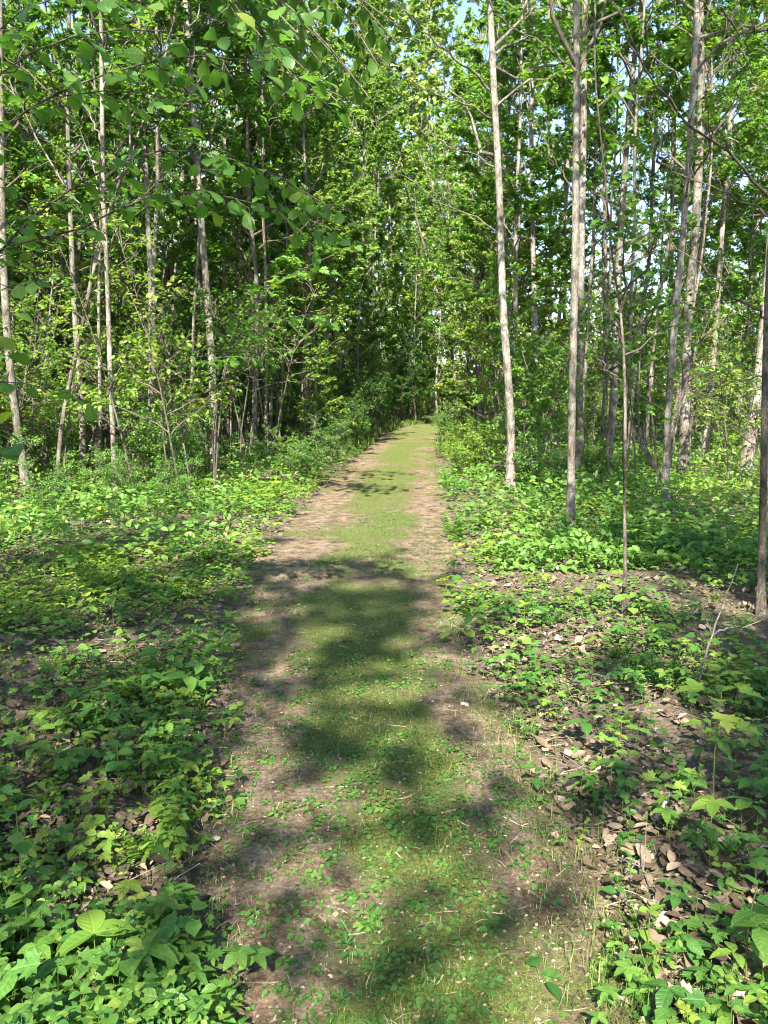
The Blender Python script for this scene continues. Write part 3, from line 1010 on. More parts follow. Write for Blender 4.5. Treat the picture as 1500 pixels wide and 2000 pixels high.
def relabel():
    groups = {}
    for o in C.objects:
        if o.parent is None and o.get('auto'):
            X_ = sx(o)
            hx, nm_ = min(HX, key=lambda q: abs(q[0] - X_))
            groups.setdefault((o['auto'], nm_, 'left' if X_ < hx else 'right'), []).append(o)
    for (kind_, nm_, sd_), l in groups.items():
        l.sort(key=lambda o: o.location.y)
        for i, o in enumerate(l):
            o['label'] = ('%s just %s of %s' % (kind_, sd_, nm_)) if len(l) == 1 else ('%s %s back, just %s of %s' % (ORD[min(i, 19)], kind_, sd_, nm_))
            del o['auto']


occ = [(o.location.x, o.location.y) for o in C.objects if o.type == 'EMPTY' and o.location.length > .5]


def free(x, y, d):
    for a, b in occ:
        if (a - x) ** 2 + (b - y) ** 2 < d * d:
            return False
    return True


def scatter(n, ylo, yhi, side, dmin, emin, keep=None, tries=6000, pw=1.0):
    out = []
    t = 0
    while len(out) < n and t < tries:
        t += 1
        y = ylo + (yhi - ylo) * random.random() ** pw
        half = .52 * y + 2.5
        x = random.uniform(-half, half)
        if side < 0 and x > float(xL(y)): continue
        if side > 0 and x < float(xR(y)): continue
        if keep and y < 17.5 and any(a < 750 + FPX * x / y < b for a, b in keep): continue
        if float(edge_d(x, y)) < emin or not free(x, y, dmin): continue
        occ.append((x, y))
        out.append((x, y))
    return out


for x, y in scatter(34, 13, 34, -1, 1.3, 1.8):
    place(PT, random.choice([0, 1, 2, 3, 3]), x, y, random.uniform(.8, 1.1), 'slender leafy tree crowding the wood left of the path', 'slender trees of the left wood')
for x, y in scatter(34, 34, 62, -1, 2.0, 2.2):
    place(PT, random.choice([0, 2, 4, 4]), x, y, random.uniform(.9, 1.2), 'tall tree far back in the wood beyond the left of the path', 'tall trees far back on the left')
for x, y in scatter(18, 15, 34, 1, 1.7, 1.6):
    place(PT, random.choice([0, 1, 2]), x, y, random.uniform(.8, 1.05), 'slender leafy tree among the open trunks right of the path', 'slender trees of the right wood')
for x, y in scatter(15, 34, 60, 1, 2.4, 2.0):
    place(PT, random.choice([0, 1, 4]), x, y, random.uniform(.7, .95), 'tree far back in the wood beyond the right of the path', 'trees far back on the right')
for x, y in scatter(14, 16, 42, 1, 1.5, 1.6):
    place(PT, 7, x, y, random.uniform(.7, 1.1), 'small bushy tree with bright leaves filling the wood right of the path', 'bright small trees of the right wood')
for x, y in scatter(24, 15, 44, -1, 1.3, 1.4):
    place(PT, 7, x, y, random.uniform(.7, 1.1), 'small bushy tree with bright leaves filling the wood left of the path', 'bright small trees of the left wood')
for k, (x, y) in enumerate([(.5, 56), (3.0, 60), (-2, 55), (1.8, 66), (5.0, 64), (-1.0, 63), (-4.5, 58), (4.2, 72)]):
    place(PT, 4, x, y, random.uniform(1.75, 2.1), 'tall sunlit tree closing the view beyond the bend of the path', 'sunlit trees beyond the bend')
for x, y, i, sc in [(-2.0, 21.5, 4, .95), (-2.2, 28, 4, 1.0), (3.7, 30, 4, .95), (4.4, 37, 4, 1.1), (-1.0, 33, 4, 1.1), (-.6, 40, 4, 1.2), (4.9, 43, 4, 1.1)]:
    occ.append((x, y))
    place(PT, i, x, y, sc, 'leafy tree leaning over the far path', 'trees arching over the path')
for x, y in scatter(26, 12, 30, -1, .8, 1.4, keep=[(395, 440)]):
    place(PT, 6, x, y, random.uniform(.75, 1.1), 'thin stem', 'thin stems of the left wood')
for x, y in scatter(20, 14, 34, 1, .9, 1.4):
    place(PT, 6, x, y, random.uniform(.75, 1.1), 'thin stem', 'thin stems of the right wood')
for x, y, sc in [(.1, 50.5, 1.2), (1.5, 53, 1.4), (3.0, 56, 1.5), (4.4, 58, 1.5), (-1.6, 54, 1.4), (6.4, 50, 1.2), (2.2, 60, 1.7), (.2, 58, 1.6)]:
    occ.append((x, y))
    place(PT, 7, x, y, sc, 'bright bushy tree', 'bright trees closing the bend')
for x, y, i, sc in [(-.5, 46, 3, 1.0), (.7, 49, 1, 1.1), (1.8, 51, 4, 1.6), (2.6, 53, 1, 1.1), (3.6, 55, 3, 1.1), (.2, 52, 3, 1.2), (1.4, 56, 1, 1.3), (2.2, 49.5, 4, 1.2), (5.2, 57, 1, 1.2), (-1.2, 50, 1, 1.2), (5.0, 47.5, 2, 1.2), (5.4, 50, 1, .9)]:
    occ.append((x, y))
    place(PS, i, x, y, sc, 'shrub at the bend', 'shrubs crowding the bend')
for px, py_b, i, sc in [(722, 852, 0, .9), (748, 838, 3, .7), (775, 829, 0, 1.0), (700, 866, 0, .75), (672, 884, 0, .6), (905, 838, 0, .8), (925, 862, 4, .9), (945, 905, 4, .95), (900, 930, 4, .6), (690, 880, 2, .8), (655, 905, 2, .6), (715, 862, 0, .8), (600, 935, 2, .5), (880, 868, 2, .7), (895, 900, 4, .6), (870, 850, 2, .8), (735, 845, 3, .6), (500, 950, 2, .5)]:
    g = ground(px, py_b)
    occ.append((g[0], g[1]))
    place(PS, i, g[0], g[1], sc, 'low bush', 'low bushes along the path verges')
for x, y in scatter(30, 11, 17.5, -1, .7, 1.5, keep=[(165, 245), (370, 470), (485, 560)]):
    place(PS, random.choice([5, 5, 6, 0, 2]), x, y, random.uniform(.75, 1.1), 'open shrub', 'open shrubs between the left trunks')
for x, y in scatter(12, 12, 20, 1, 1.3, 1.4):
    place(PS, random.choice([5, 6]), x, y, random.uniform(.6, .95), 'open shrub', 'open shrubs between the right trunks')
for x, y, i, sc in [(-3.0, 17.2, 1, 1.1), (3.5, 22.5, 1, 1.25), (-2.4, 24.5, 0, 1.15), (4.2, 27, 0, 1.1)]:
    occ.append((x, y))
    place(PT, i, x, y, sc, 'leafy tree', 'trees arching over the path')
for k, (x, y, s) in enumerate([(-1.9, -7.0, .8), (1.7, -5.9, .8), (.3, -10.2, .9), (4.4, -7.0, .85), (4.2, -1.4, .8), (-4.4, -4.0, .75), (3.5, 3.4, .85), (-5.2, -10.5, .8), (2.6, -11.5, 1.0)]):
    o = place(PT, 5, x, y, s, 'tall tree behind the viewpoint whose crown shades the foreground path', 'trees behind the viewpoint')
    o.rotation_euler = (0, 0, 1.1 + 2.3 * k)
    o.scale = (s, s, s)

for x, y, s in [(2.4, .2, .85), (-2.9, -2.8, .85), (1.9, -2.0, .85), (3.0, 5.2, .9)]:
    place(PT, 6, x, y, s, 'thin tree beside the viewpoint dappling the middle of the path', 'trees beside the viewpoint')
for x, y in scatter(16, 9.5, 16, -1, 1.0, 1.5):
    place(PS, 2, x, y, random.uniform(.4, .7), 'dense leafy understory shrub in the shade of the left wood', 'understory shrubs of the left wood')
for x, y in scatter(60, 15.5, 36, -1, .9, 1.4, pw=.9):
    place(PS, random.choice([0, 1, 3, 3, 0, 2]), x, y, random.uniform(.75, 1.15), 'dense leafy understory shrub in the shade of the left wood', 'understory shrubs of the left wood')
for x, y in scatter(34, 12, 38, 1, 1.3, 1.0):
    place(PS, random.choice([1, 2, 2, 4, 1]), x, y, random.uniform(.6, .95), 'leafy understory shrub among the trunks right of the path', 'understory shrubs of the right wood')
for x, y in scatter(44, 30, 58, 0, 1.5, .8):
    place(PS, random.choice([1, 3, 1]), x, y, random.uniform(.9, 1.4), 'leafy shrub far back in the wood near the bend', 'far understory shrubs')
for px, py_b, i, s, lab in [
        (930, 925, 4, .80, 'lime green sunlit bush spilling onto the right edge of the path'),
        (905, 880, 4, .75, 'pale sunlit bush behind the lime bush at the right edge of the path'),
        (1050, 965, 2, .55, 'low green bush at the foot of the tall path-side trunk'),
        (1160, 935, 4, .65, 'yellow-green low bush behind the close pair of trunks'),
        (1420, 900, 4, .8, 'sunlit yellow-green bush at the foot of the thick whitish trunk'),
        (320, 960, 2, .62, 'bright green bush right of the slim pale trunk in the left wood'),
        (640, 905, 2, .55, 'low weedy bush on the left verge before the shaded bend'),
        (560, 925, 2, .55, 'low weedy bush on the left verge below the crowded clump'),
        (700, 858, 2, .8, 'shaded leafy bush on the left verge at the bend'),
        (280, 830, 1, .95, 'large silvery-leaved sunlit shrub behind the slim pale trunk'),
        (170, 985, 2, .5, 'low dark green bush at the foot of the bent grey stem')]:
    g = ground(px, py_b)
    place(PS, i, g[0], g[1], s, lab, None)
    occ.append((g[0], g[1]))

relabel()

# far mass of leaves that closes the wood
mb = MB()
L_ = Leaves()
n = 56000
ang = rng.uniform(-.62, .62, n)
dist = rng.uniform(52, 92, n)
x = np.sin(ang) * dist * 1.05
y = np.cos(ang) * dist
top = np.where(x < 0, 26, 26 - 18 * sstep(3, 12, x)) * (.75 + .5 * vnoise(x * .18, y * .12, 3))
z = H(x, y) + rng.random(n) ** 1.15 * top
keep = (vnoise(x * .5, z * .5, 4) + .35 * rng.random(n) > .40) & (edge_d(x, y) > 1.5)
P = np.stack([x, y, z], 1)[keep]
k = len(P)
L_.add(P, rng.normal(0, 1, (k, 3)), np.array([0, -.5, 1]) + rng.normal(0, .6, (k, 3)), rng.uniform(.35, .7, k), np.clip(.15 + vnoise(P[:, 0] * .8, P[:, 2] * .8, 6) + rng.normal(0, .15, k), 0, 1))
L_.join(mb, 'simple')
tag(obj('forest', mb.mesh('forest'), M['leaf_far']), 'far wood of sunlit leaves closing the view behind all the trunks', 'forest', kind='stuff')

# ------------------------------------------------------------------ leaf litter
CLEAR = [(430, 890, 1.6), (60, 1110, .5), (330, 1250, .35), (970, 1150, .35), (985, 1270, .45), (1010, 1420, .3), (1080, 1560, .35), (1180, 1560, .22), (120, 1530, .35),
         (230, 1790, .2), (1330, 1800, .3), (1400, 1950, .3), (250, 1640, .22), (620, 960, .3), (1150, 1250, .3), (60, 2000, .2)]
clear_pts = [(ground(px, py), r) for px, py, r in CLEAR]


def bareness(x, y):
    b = 0
    for g, r in clear_pts:
        k = r * (1 + .12 * g[1] * 0)
        b = b + np.exp(-(((x - g[0]) / k) ** 2 + ((y - g[1]) / (k * 1.3)) ** 2))
    return np.clip(b, 0, 1)


def in_view(x, y, m=.3):
    return np.abs(x) < .53 * y + m


n = 64000
y = 1.3 + 24 * rng.random(n) ** 1.7
x = rng.uniform(-1, 1, n) * (.53 * y + .5)
d = edge_d(x, y)
keep = (d > -.10 + np.where(x < 0, .35, .22) * rng.random(n)) & (rng.random(n) < .35 + .45 * sstep(.25, .6, fbm(x * .9, y * .9, 3)) + .5 * bareness(x, y))
keep |= (d <= 0) & (rng.random(n) < .004)
x, y, d = x[keep], y[keep], d[keep]
o = np.argsort(y)
x, y, d = x[o], y[o], d[o]
n = len(x)
z = H(x, y) + .012 + .02 * rng.random(n) * (d > 0)
P = np.stack([x, y, z], 1)
a = rng.uniform(0, 6.283, n)
Dv = np.stack([np.cos(a), np.sin(a), rng.normal(.1, .22, n)], 1)
Nv = np.stack([rng.normal(0, .36, n), rng.normal(0, .36, n), np.ones(n)], 1)
Lv = .014 + .06 * rng.random(n) ** 1.9 * np.where(d > 0, 1, .5)
Av = np.clip(rng.normal(.42, .22, n), 0, 1)
Av[rng.random(n) < .07] = 1.0
shp = rng.integers(0, 4, n)
near = np.arange(n) < 300
P[:, 2] += .012 * rng.random(n)
SHD = ['dead_a', 'dead_b', 'dead_c', 'dead_d']
dead_me = [[], [], [], []]
for s in range(4):
    for tval in (.2, .4, .55, .75, 1.0):
        v, t = SH[SHD[s]]
        dead_me[s].append(mesh('dead_leaf', v, t, None, {'tint': np.full(len(v), tval)}))
for s in range(4):
    sel = near & (shp == s)
    L_ = Leaves()
    L_.add(P[sel], Dv[sel], Nv[sel], Lv[sel], Av[sel])
    for mat_, a_ in zip(L_.mats(), Av[sel]):
        me = dead_me[s][int(np.argmin(np.abs(np.array([.2, .4, .55, .75, 1.0]) - a_)))]
        o = obj('dead_leaf', me, M['dead'], ground_o)
        o.matrix_basis = mat_
mb = MB()
for s in range(4):
    sel = ~near & (shp == s) & (y < 9)
    L_ = Leaves(); L_.add(P[sel], Dv[sel], Nv[sel], Lv[sel], Av[sel]); L_.join(mb, SHD[s])
sel = ~near & (y >= 9)
L_ = Leaves(); L_.add(P[sel], Dv[sel], Nv[sel], Lv[sel] * 1.25, Av[sel]); L_.join(mb, 'dead_t')
tag(obj('leaf_litter', mb.mesh('leaf_litter'), M['dead']), 'brown dead leaves littering the ground beside the path', 'leaf litter', kind='stuff')


# ------------------------------------------------------------------ ground plants
def plant(sp, base, h, r, yaw, lean):
    """leaf transforms and stem polylines of one plant: returns [(shape, Leaves)], stems list of (points, r0)"""
    out, stems = {}, []
    b = np.asarray(base, float)
    up = nrm(np.array([lean[0], lean[1], 1.0]))

    def leaf(shape, p, d, nml, l, a=.5):
        out.setdefault(shape, Leaves()).add([p], [d], [nml], [l], [np.clip(a + r.normal(0, .12), 0, 1)])
    def hd(a, e): return np.array([math.cos(a) * math.cos(e), math.sin(a) * math.cos(e), math.sin(e)])
    top = b + up * h
    st = np.array([b - up * .02, b + up * h * .5 + r.normal(0, .04 * h, 3), top])
    t0 = r.uniform(.25, .75)
    if sp == 'pairs':            # opposite small oval leaves up a stem
        n = max(2, int(h / .036))
        stems.append((st, .0016))
        for k in range(n):
            f = (k + 1) / n
            p = st[0] * (1 - f) ** 2 + 2 * f * (1 - f) * st[1] + f * f * st[2]
            for q in (0, math.pi):
                leaf('oval', p, hd(yaw + q + (k % 2) * 1.57 + r.normal(0, .2), r.uniform(-.1, .35)), up + r.normal(0, .25, 3), r.uniform(.021, .038) * (1.1 - .3 * f), t0 + .3 * f - .1)
        leaf('oval', top, hd(yaw, .4), up, .025, t0 + .3)
    elif sp == 'palm':           # five leaflets
        stems.append((st, .0016))
        for k in range(r.integers(1, 3)):
            c = top if k == 0 else b + up * h * .6 + hd(yaw + 2.5, .3) * h * .5
            if k: stems.append((np.array([b + up * h * .3, (b + c) / 2 + up * .02, c]), .0012))
            L = r.uniform(.035, .058)
            for q in range(5):
                leaf('ovate', c, hd(yaw + (q - 2) * 1.15 + r.normal(0, .1), r.uniform(-.25, .15)), up + r.normal(0, .15, 3), L * (1 - .1 * abs(q - 2)), t0)
    elif sp == 'tri':
        stems.append((st, .0016))
        L = r.uniform(.036, .062)
        for q in range(3):
            leaf('ovate', top, hd(yaw + (q - 1) * 1.6, r.uniform(-.2, .2)), up + r.normal(0, .15, 3), L * (1.15 if q == 1 else 1), t0)
        if h > .1:
            c = b + up * h * .55 + hd(yaw + 2, .2) * h * .5
            stems.append((np.array([b + up * h * .3, (b + c) / 2 + up * .02, c]), .0012))
            for q in range(3):
                leaf('ovate', c, hd(yaw + 2 + (q - 1) * 1.6, r.uniform(-.2, .2)), up + r.normal(0, .15, 3), L * .8, t0)
    elif sp == 'broad':          # a few broad alternate leaves
        stems.append((st, .002))
        n = max(3, int(h / .03))
        for k in range(n):
            f = .35 + .65 * (k + 1) / n
            p = b + up * h * f
            leaf('round' if t0 > .5 else 'ovate', p, hd(yaw + k * 2.4, r.uniform(-.1, .3)), up + r.normal(0, .2, 3), r.uniform(.034, .06) * (1.15 - .35 * (k + 1) / n), t0)
    elif sp == 'maple':
        stems.append((st, .0016))
        n = max(2, int(h / .06))
        for k in range(n):
            f = .5 + .5 * (k + 1) / n
            p = b + up * h * f
            for q in (0, math.pi):
                d = hd(yaw + q + (k % 2) * 1.57, .25)
                leaf('maple', p + d * .03, d - np.array([0, 0, .3]), up + r.normal(0, .2, 3), r.uniform(.04, .062), t0 + .15)
    elif sp == 'rosette':
        for k in range(r.integers(5, 8)):
            leaf('spat', b, hd(yaw + k * 1.05 + r.normal(0, .2), r.uniform(.35, 1.0)), hd(yaw + k * 1.05 + math.pi, .6), r.uniform(.06, .1) * h / .1, t0)
    elif sp == 'violet':
        for k in range(r.integers(3, 6)):
            d = hd(yaw + k * 1.4, .9)
            p = b + d * h * r.uniform(.6, 1)
            stems.append((np.array([b, (b + p) / 2 + np.array([0, 0, .006]), p]), .001))
            leaf('round', p, hd(yaw + k * 1.4, -.1), up + r.normal(0, .25, 3), r.uniform(.025, .045), t0)
    elif sp == 'fern':           # feathery: many small leaflets on several stems
        for k in range(4):
            d = hd(yaw + k * 1.57 + r.normal(0, .3), r.uniform(.7, 1.2))
            e = b + d * h * r.uniform(.8, 1.1)
            stems.append((np.array([b, (b + e) / 2 + up * .01, e]), .0014))
            sd = nrm(np.cross(d, up))
            for q in range(7):
                f = .3 + .7 * q / 6
                for s in (-1, 1):
                    leaf('simple', b + (e - b) * f, sd * s + d * .6, up + r.normal(0, .2, 3), (.05 - .025 * f) * h / .15, t0)
    return out, stems


shape_me = {}


def leaf_mesh(shape, tval):
    k = (shape, tval)
    if k not in shape_me:
        v, t = SH[shape]
        shape_me[k] = mesh('leaf', v, t, None, {'tint': np.full(len(v), tval), 'lx': np.abs(v[:, 0]), 'ly': v[:, 1]})
    return shape_me[k]


def stem_mesh(stems, b, sides=4):
    mb = MB()
    for pts, r0 in stems:
        P = smooth_line(np.asarray(pts) - b, 5)
        v, q = tubes(P, np.linspace(r0, r0 * .5, 5), sides)
        mb.add(v, None, q)
    return mb.mesh('stem')


def plant_thing(name, label, sp, base, h, r, yaw=None, lean=(0, 0), mat='herb', group=None, tints=(.25, .5, .75), big=1.0, cat='plant'):
    yaw = r.uniform(0, 6.28) if yaw is None else yaw
    b = np.asarray(base, float)
    out, stems = plant(sp, b, h / big, r, yaw, lean)
    t = thing(name, label, cat, b, group)
    t.scale = (big, big, big)
    if stems:
        obj('stem', stem_mesh(stems, b), M['stem'], t)
    for shape, L_ in out.items():
        L_.P = [p - b for p in L_.P]
        for m_, a_ in zip(L_.mats(), np.concatenate(L_.A)):
            me = leaf_mesh(shape + '', min(tints, key=lambda q: abs(q - a_)))
            if not len(me.materials):
                me.materials.append(None)
            o = obj('leaf', me, None, t)
            o.material_slots[0].link = 'OBJECT'
            o.material_slots[0].material = M[mat]
            o.matrix_basis = m_
    return t


pr = np.random.default_rng(77)
HERO_PLANTS = [
    # name, label, species, px, py of foot, height, big, material
    ('broadleaf_herb', 'tall herb with large pointed toothed leaves in the bottom right corner', 'broad', 1462, 1935, .30, 1.5, 'herb'),
    ('rosette_herb', 'rosette of long spoon-shaped leaves on the right lower path edge', 'rosette', 1272, 1962, .10, 1.15, 'herb'),
    ('paired_leaf_seedling', 'upright seedling with stacked pairs of round leaves, right of the grassy path corner', 'pairs', 1262, 1895, .18, 1.3, 'herb_lime'),
    ('ovate_seedling', 'seedling with four spreading oval leaves between the rosette and the corner herb', 'tri', 1345, 1905, .09, 1.0, 'herb'),
    ('maple_sapling', 'knee-high pale green maple sapling by the leaning dead stick on the right', 'maple', 1395, 1560, .42, 1.5, 'herb_lime'),
    ('maple_seedling', 'bright yellow-green maple seedling at the foot of the thin dark sapling', 'maple', 1195, 1215, .26, 1.5, 'herb_lime'),
    ('palmate_creeper', 'upright creeper with bright hand-shaped leaves at right beside the litter strip', 'palm', 1385, 1690, .22, 1.3, 'herb_lime'),
    ('paired_leaf_seedling', 'lush seedling of round paired leaves at the left edge low in the picture', 'pairs', 45, 1760, .30, 1.7, 'herb'),
    ('paired_leaf_seedling', 'leafy seedling of round paired leaves in the bottom left corner', 'pairs', 60, 1905, .24, 1.7, 'herb'),
    ('trifoliate_herb', 'three-leaved herb with big sunlit yellow-green leaves near the bottom left corner', 'tri', 190, 1930, .16, 1.4, 'herb_lime'),
    ('trifoliate_herb', 'low three-leaved herb left of the lower path edge', 'tri', 370, 1905, .10, 1.1, 'herb'),
    ('palmate_creeper', 'small sunlit five-leaved creeper at the litter left of the lower path', 'palm', 330, 1690, .09, .9, 'herb_lime'),
    ('palmate_creeper', 'five-leaved creeper in shade at the left path edge beside the dappled dirt', 'palm', 350, 1590, .14, 1.1, 'herb'),
    ('trifoliate_herb', 'dark spray of broad three-part leaves in the left undergrowth by the pale litter', 'tri', 150, 1165, .30, 2.4, 'herb'),
    ('ovate_seedling', 'sunlit seedling with a pair of broad leaves in the litter at left', 'tri', 222, 1235, .22, 1.7, 'herb_lime'),
    ('trifoliate_herb', 'broad three-leaved herb beside the left path edge at mid distance', 'tri', 368, 1385, .17, 1.5, 'herb'),
    ('tall_herb', 'tall yellow-green upright herb catching the sun on the left verge', 'pairs', 412, 1030, .55, 2.2, 'herb_lime'),
    ('round_leaf_seedling', 'little round-leaved seedling alone on the dirt at the right path edge', 'violet', 893, 1255, .14, 1.8, 'herb_lime'),
    ('paired_leaf_seedling', 'sunlit seedling with round leaves on the pale litter right of the path', 'pairs', 1022, 1245, .22, 1.7, 'herb_lime'),
    ('broadleaf_herb', 'bushy herb with oval leaves left of the path in the shade', 'broad', 235, 1560, .22, 1.3, 'herb'),
    ('trifoliate_herb', 'three-leaved herb right of the path at the edge of the litter strip', 'tri', 1140, 1470, .14, 1.2, 'herb'),
    ('heart_leaf_seedling', 'small clump of heart-shaped leaves at the bottom left path edge', 'violet', 395, 1965, .07, 1.3, 'herb'),
    ('round_leaf_seedling', 'small clump of two dark round leaves on the path near the dry sticks', 'violet', 1056, 1925, .05, 1.1, 'herb'),
    ('broadleaf_herb', 'single-stemmed herb with long leaf reaching over the right path edge', 'broad', 1045, 1545, .10, 1.0, 'herb'),
]
for nm, lab, sp, px, py, h, big, mt in HERO_PLANTS:
    plant_thing(nm, lab, sp, ground(px, py), h, pr, mat=mt, big=big * 1.3)
hero_xy = [ground(q[3], q[4]) for q in HERO_PLANTS]

# scattered individuals and the mass behind them
n = 37000
y = 1.45 + 22 * rng.random(n) ** 1.75
x = rng.uniform(-1, 1, n) * (.53 * y + .35)
d = edge_d(x, y)
dens = sstep(-.10, .20, d + .34 * (fbm(x * 3.1, y * 3.1, 5) - .5)) * (.17 + .85 * sstep(.36, .6, fbm(x * .9, y * .9, 6))) * (1 - .8 * bareness(x, y)) * np.where(x < 0, 1.15, .95)
keep = rng.random(n) < dens
x, y, d = x[keep], y[keep], d[keep]
o = np.argsort(y + 1.2 * np.abs(x) * .2)
x, y, d = x[o], y[o], d[o]
SPN = ['pairs', 'palm', 'tri', 'broad', 'maple', 'fern', 'violet', 'rosette']
spk = rng.choice(8, len(x), p=[.37, .18, .16, .13, .06, .02, .06, .02])
sizef = .65 + .8 * fbm(x * 1.3, y * 1.3, 1)
NAMES = {'pairs': ('paired_leaf_seedling', 'small seedling with paired oval leaves among the ground plants'), 'palm': ('palmate_creeper', 'small creeper with five-part leaves among the ground plants'),
         'tri': ('trifoliate_herb', 'small three-leaved herb among the ground plants'), 'broad': ('broadleaf_herb', 'small herb with alternate broad leaves among the ground plants'),
         'maple': ('maple_seedling', 'small lobed-leaf maple seedling among the ground plants'), 'fern': ('feathery_herb', 'small feathery herb among the ground plants'),
         'violet': ('violet_clump', 'small clump of round violet leaves among the ground plants'), 'rosette': ('rosette_herb', 'small leaf rosette among the ground plants')}
mass = {}
mass_st = MB()
lime_n = fbm(x * .6, y * .6, 2)
HS = {'pairs': .15, 'palm': .10, 'tri': .11, 'broad': .13, 'maple': .12, 'fern': .14, 'violet': .05, 'rosette': .06}
n_ind = 0
done = 0
for i in range(len(x)):
    if n_ind >= 270:
        break
    done = i + 1
    sp = SPN[spk[i]]
    xx, yy = float(x[i]), float(y[i])
    if any((xx - g[0]) ** 2 + (yy - g[1]) ** 2 < .006 for g in hero_xy) or sp == 'fern':
        continue
    h = HS[sp] * float(sizef[i]) * random.uniform(.6, 1.3)
    b = np.array([xx, yy, float(H(xx, yy)) + .005])
    side = 'left' if xx < 0 else 'right'
    nm, lab = NAMES[sp]
    plant_thing(nm, lab + (' near the lower left path edge' if xx < 0 else ' near the lower right path edge'), sp, b, h, pr, lean=pr.normal(0, .15, 2), big=random.uniform(.6, .95),
                mat='herb_lime' if lime_n[i] > .62 and sp != 'rosette' else 'herb', group='small plants beside the path on the ' + side)
    n_ind += 1
sel0 = np.arange(len(x)) >= done
rr = rng.normal(0, .09, len(x))
for k_, sp in enumerate(SPN):
    for var in range(10):
        out, stems = plant(sp, np.zeros(3), HS[sp] * pr.uniform(.7, 1.3), pr, pr.uniform(0, 6.28), pr.normal(0, .2, 2))
        sel = np.nonzero(sel0 & (spk == k_) & (np.arange(len(x)) % 10 == var))[0]
        if not len(sel):
            continue
        X0, Y0 = x[sel], y[sel]
        B = np.stack([X0, Y0, H(X0, Y0) + .004], 1)
        ya = rng.uniform(0, 6.283, len(sel))
        sc_ = sizef[sel] * (.55 + .75 * rng.random(len(sel)) ** 1.6) * (1 + .5 * sstep(4, 12, Y0))
        c_, s_ = np.cos(ya), np.sin(ya)
        Rz = np.zeros((len(sel), 3, 3))
        Rz[:, 0, 0] = c_; Rz[:, 0, 1] = -s_; Rz[:, 1, 0] = s_; Rz[:, 1, 1] = c_; Rz[:, 2, 2] = 1
        da = rng.normal(-.04, .24, len(sel))
        for shape, L_ in out.items():
            P_, D_, N_, S_, l_, a_ = L_.arr()
            P2 = np.einsum('nij,kj->nki', Rz, P_) * sc_[:, None, None] + B[:, None]
            D2 = np.einsum('nij,kj->nki', Rz, D_)
            N2 = np.einsum('nij,kj->nki', Rz, N_)
            l2 = l_[None] * sc_[:, None]
            a2 = np.clip(a_[None] + da[:, None], 0, 1)
            for lo, hi, s2 in ((0, 3.6, {'ovate': 'ovate_low', 'oval': 'oval_low', 'round': 'round_low'}.get(shape, shape)), (3.6, 99, 'simple')):
                for lime in (False, True):
                    q = (Y0 >= lo) & (Y0 < hi) & (((lime_n[sel] + rr[sel]) > .62) == lime)
                    if q.any():
                        wide = (s2, lime, 1.45 if shape in ('round', 'maple') and s2 == 'simple' else 1.0)
                        mass.setdefault(wide, Leaves()).add(P2[q].reshape(-1, 3), D2[q].reshape(-1, 3), N2[q].reshape(-1, 3), l2[q].ravel(), a2[q].ravel())
        q = Y0 < 4.2
        for pts, r0 in stems:
            P3 = np.einsum('nij,kj->nki', Rz[q], np.asarray(pts)) * sc_[q][:, None, None] + B[q][:, None]
            if len(P3):
                v, q_ = tubes(P3, np.broadcast_to(np.linspace(r0, r0 * .5, 3), (len(P3), 3)), 3)
                mass_st.add(v, None, q_)
for lime in (False, True):
    mb = MB()
    for (s2, lm, wd), L_ in mass.items():
        if lm == lime:
            L_.join(mb, s2, wd)
    tag(obj('undergrowth', mb.mesh('undergrowth', True), M['herb_lime' if lime else 'herb']),
        'yellow-green low plants spread through the undergrowth' if lime else 'dense low green plants covering the ground beside the path', 'undergrowth', kind='stuff')
tag(obj('undergrowth', mass_st.mesh('undergrowth_stems'), M['stem']), 'thin green stems of the low plants beside the path', 'undergrowth', kind='stuff')

# low growth further off
mb = MB()
L_ = Leaves()
n = 56000
y = 6.5 + 46 * rng.random(n) ** 1.5
x = rng.uniform(-1, 1, n) * (.53 * y + .6)
d = edge_d(x, y)
dens = sstep(.1, .6, d) * (.5 + .6 * sstep(.3, .55, fbm(x * .5, y * .5, 7))) * (1 - .7 * bareness(x, y))
keep = rng.random(n) < dens
x, y = x[keep], y[keep]
k = len(x)
hh = (.12 + .5 * fbm(x * .7, y * .7, 4) ** 2 * (1 + .03 * y)) * sstep(0, .9, edge_d(x, y) + .15)
P = np.stack([x, y, H(x, y) + rng.random(k) * hh], 1)
L_.add(P, rng.normal(0, 1, (k, 3)) * [1, 1, .4], np.array([0, 0, 1]) + rng.normal(0, .5, (k, 3)), rng.uniform(.05, .1, k) * (1 + .015 * y), np.clip(fbm(x * .5, y * .5, 3) + rng.normal(0, .15, k), 0, 1))
L_.join(mb, 'simple')
tag(obj('undergrowth', mb.mesh('far_undergrowth'), M['herb']), 'low green growth covering the woodland floor between the trunks', 'undergrowth', kind='stuff')

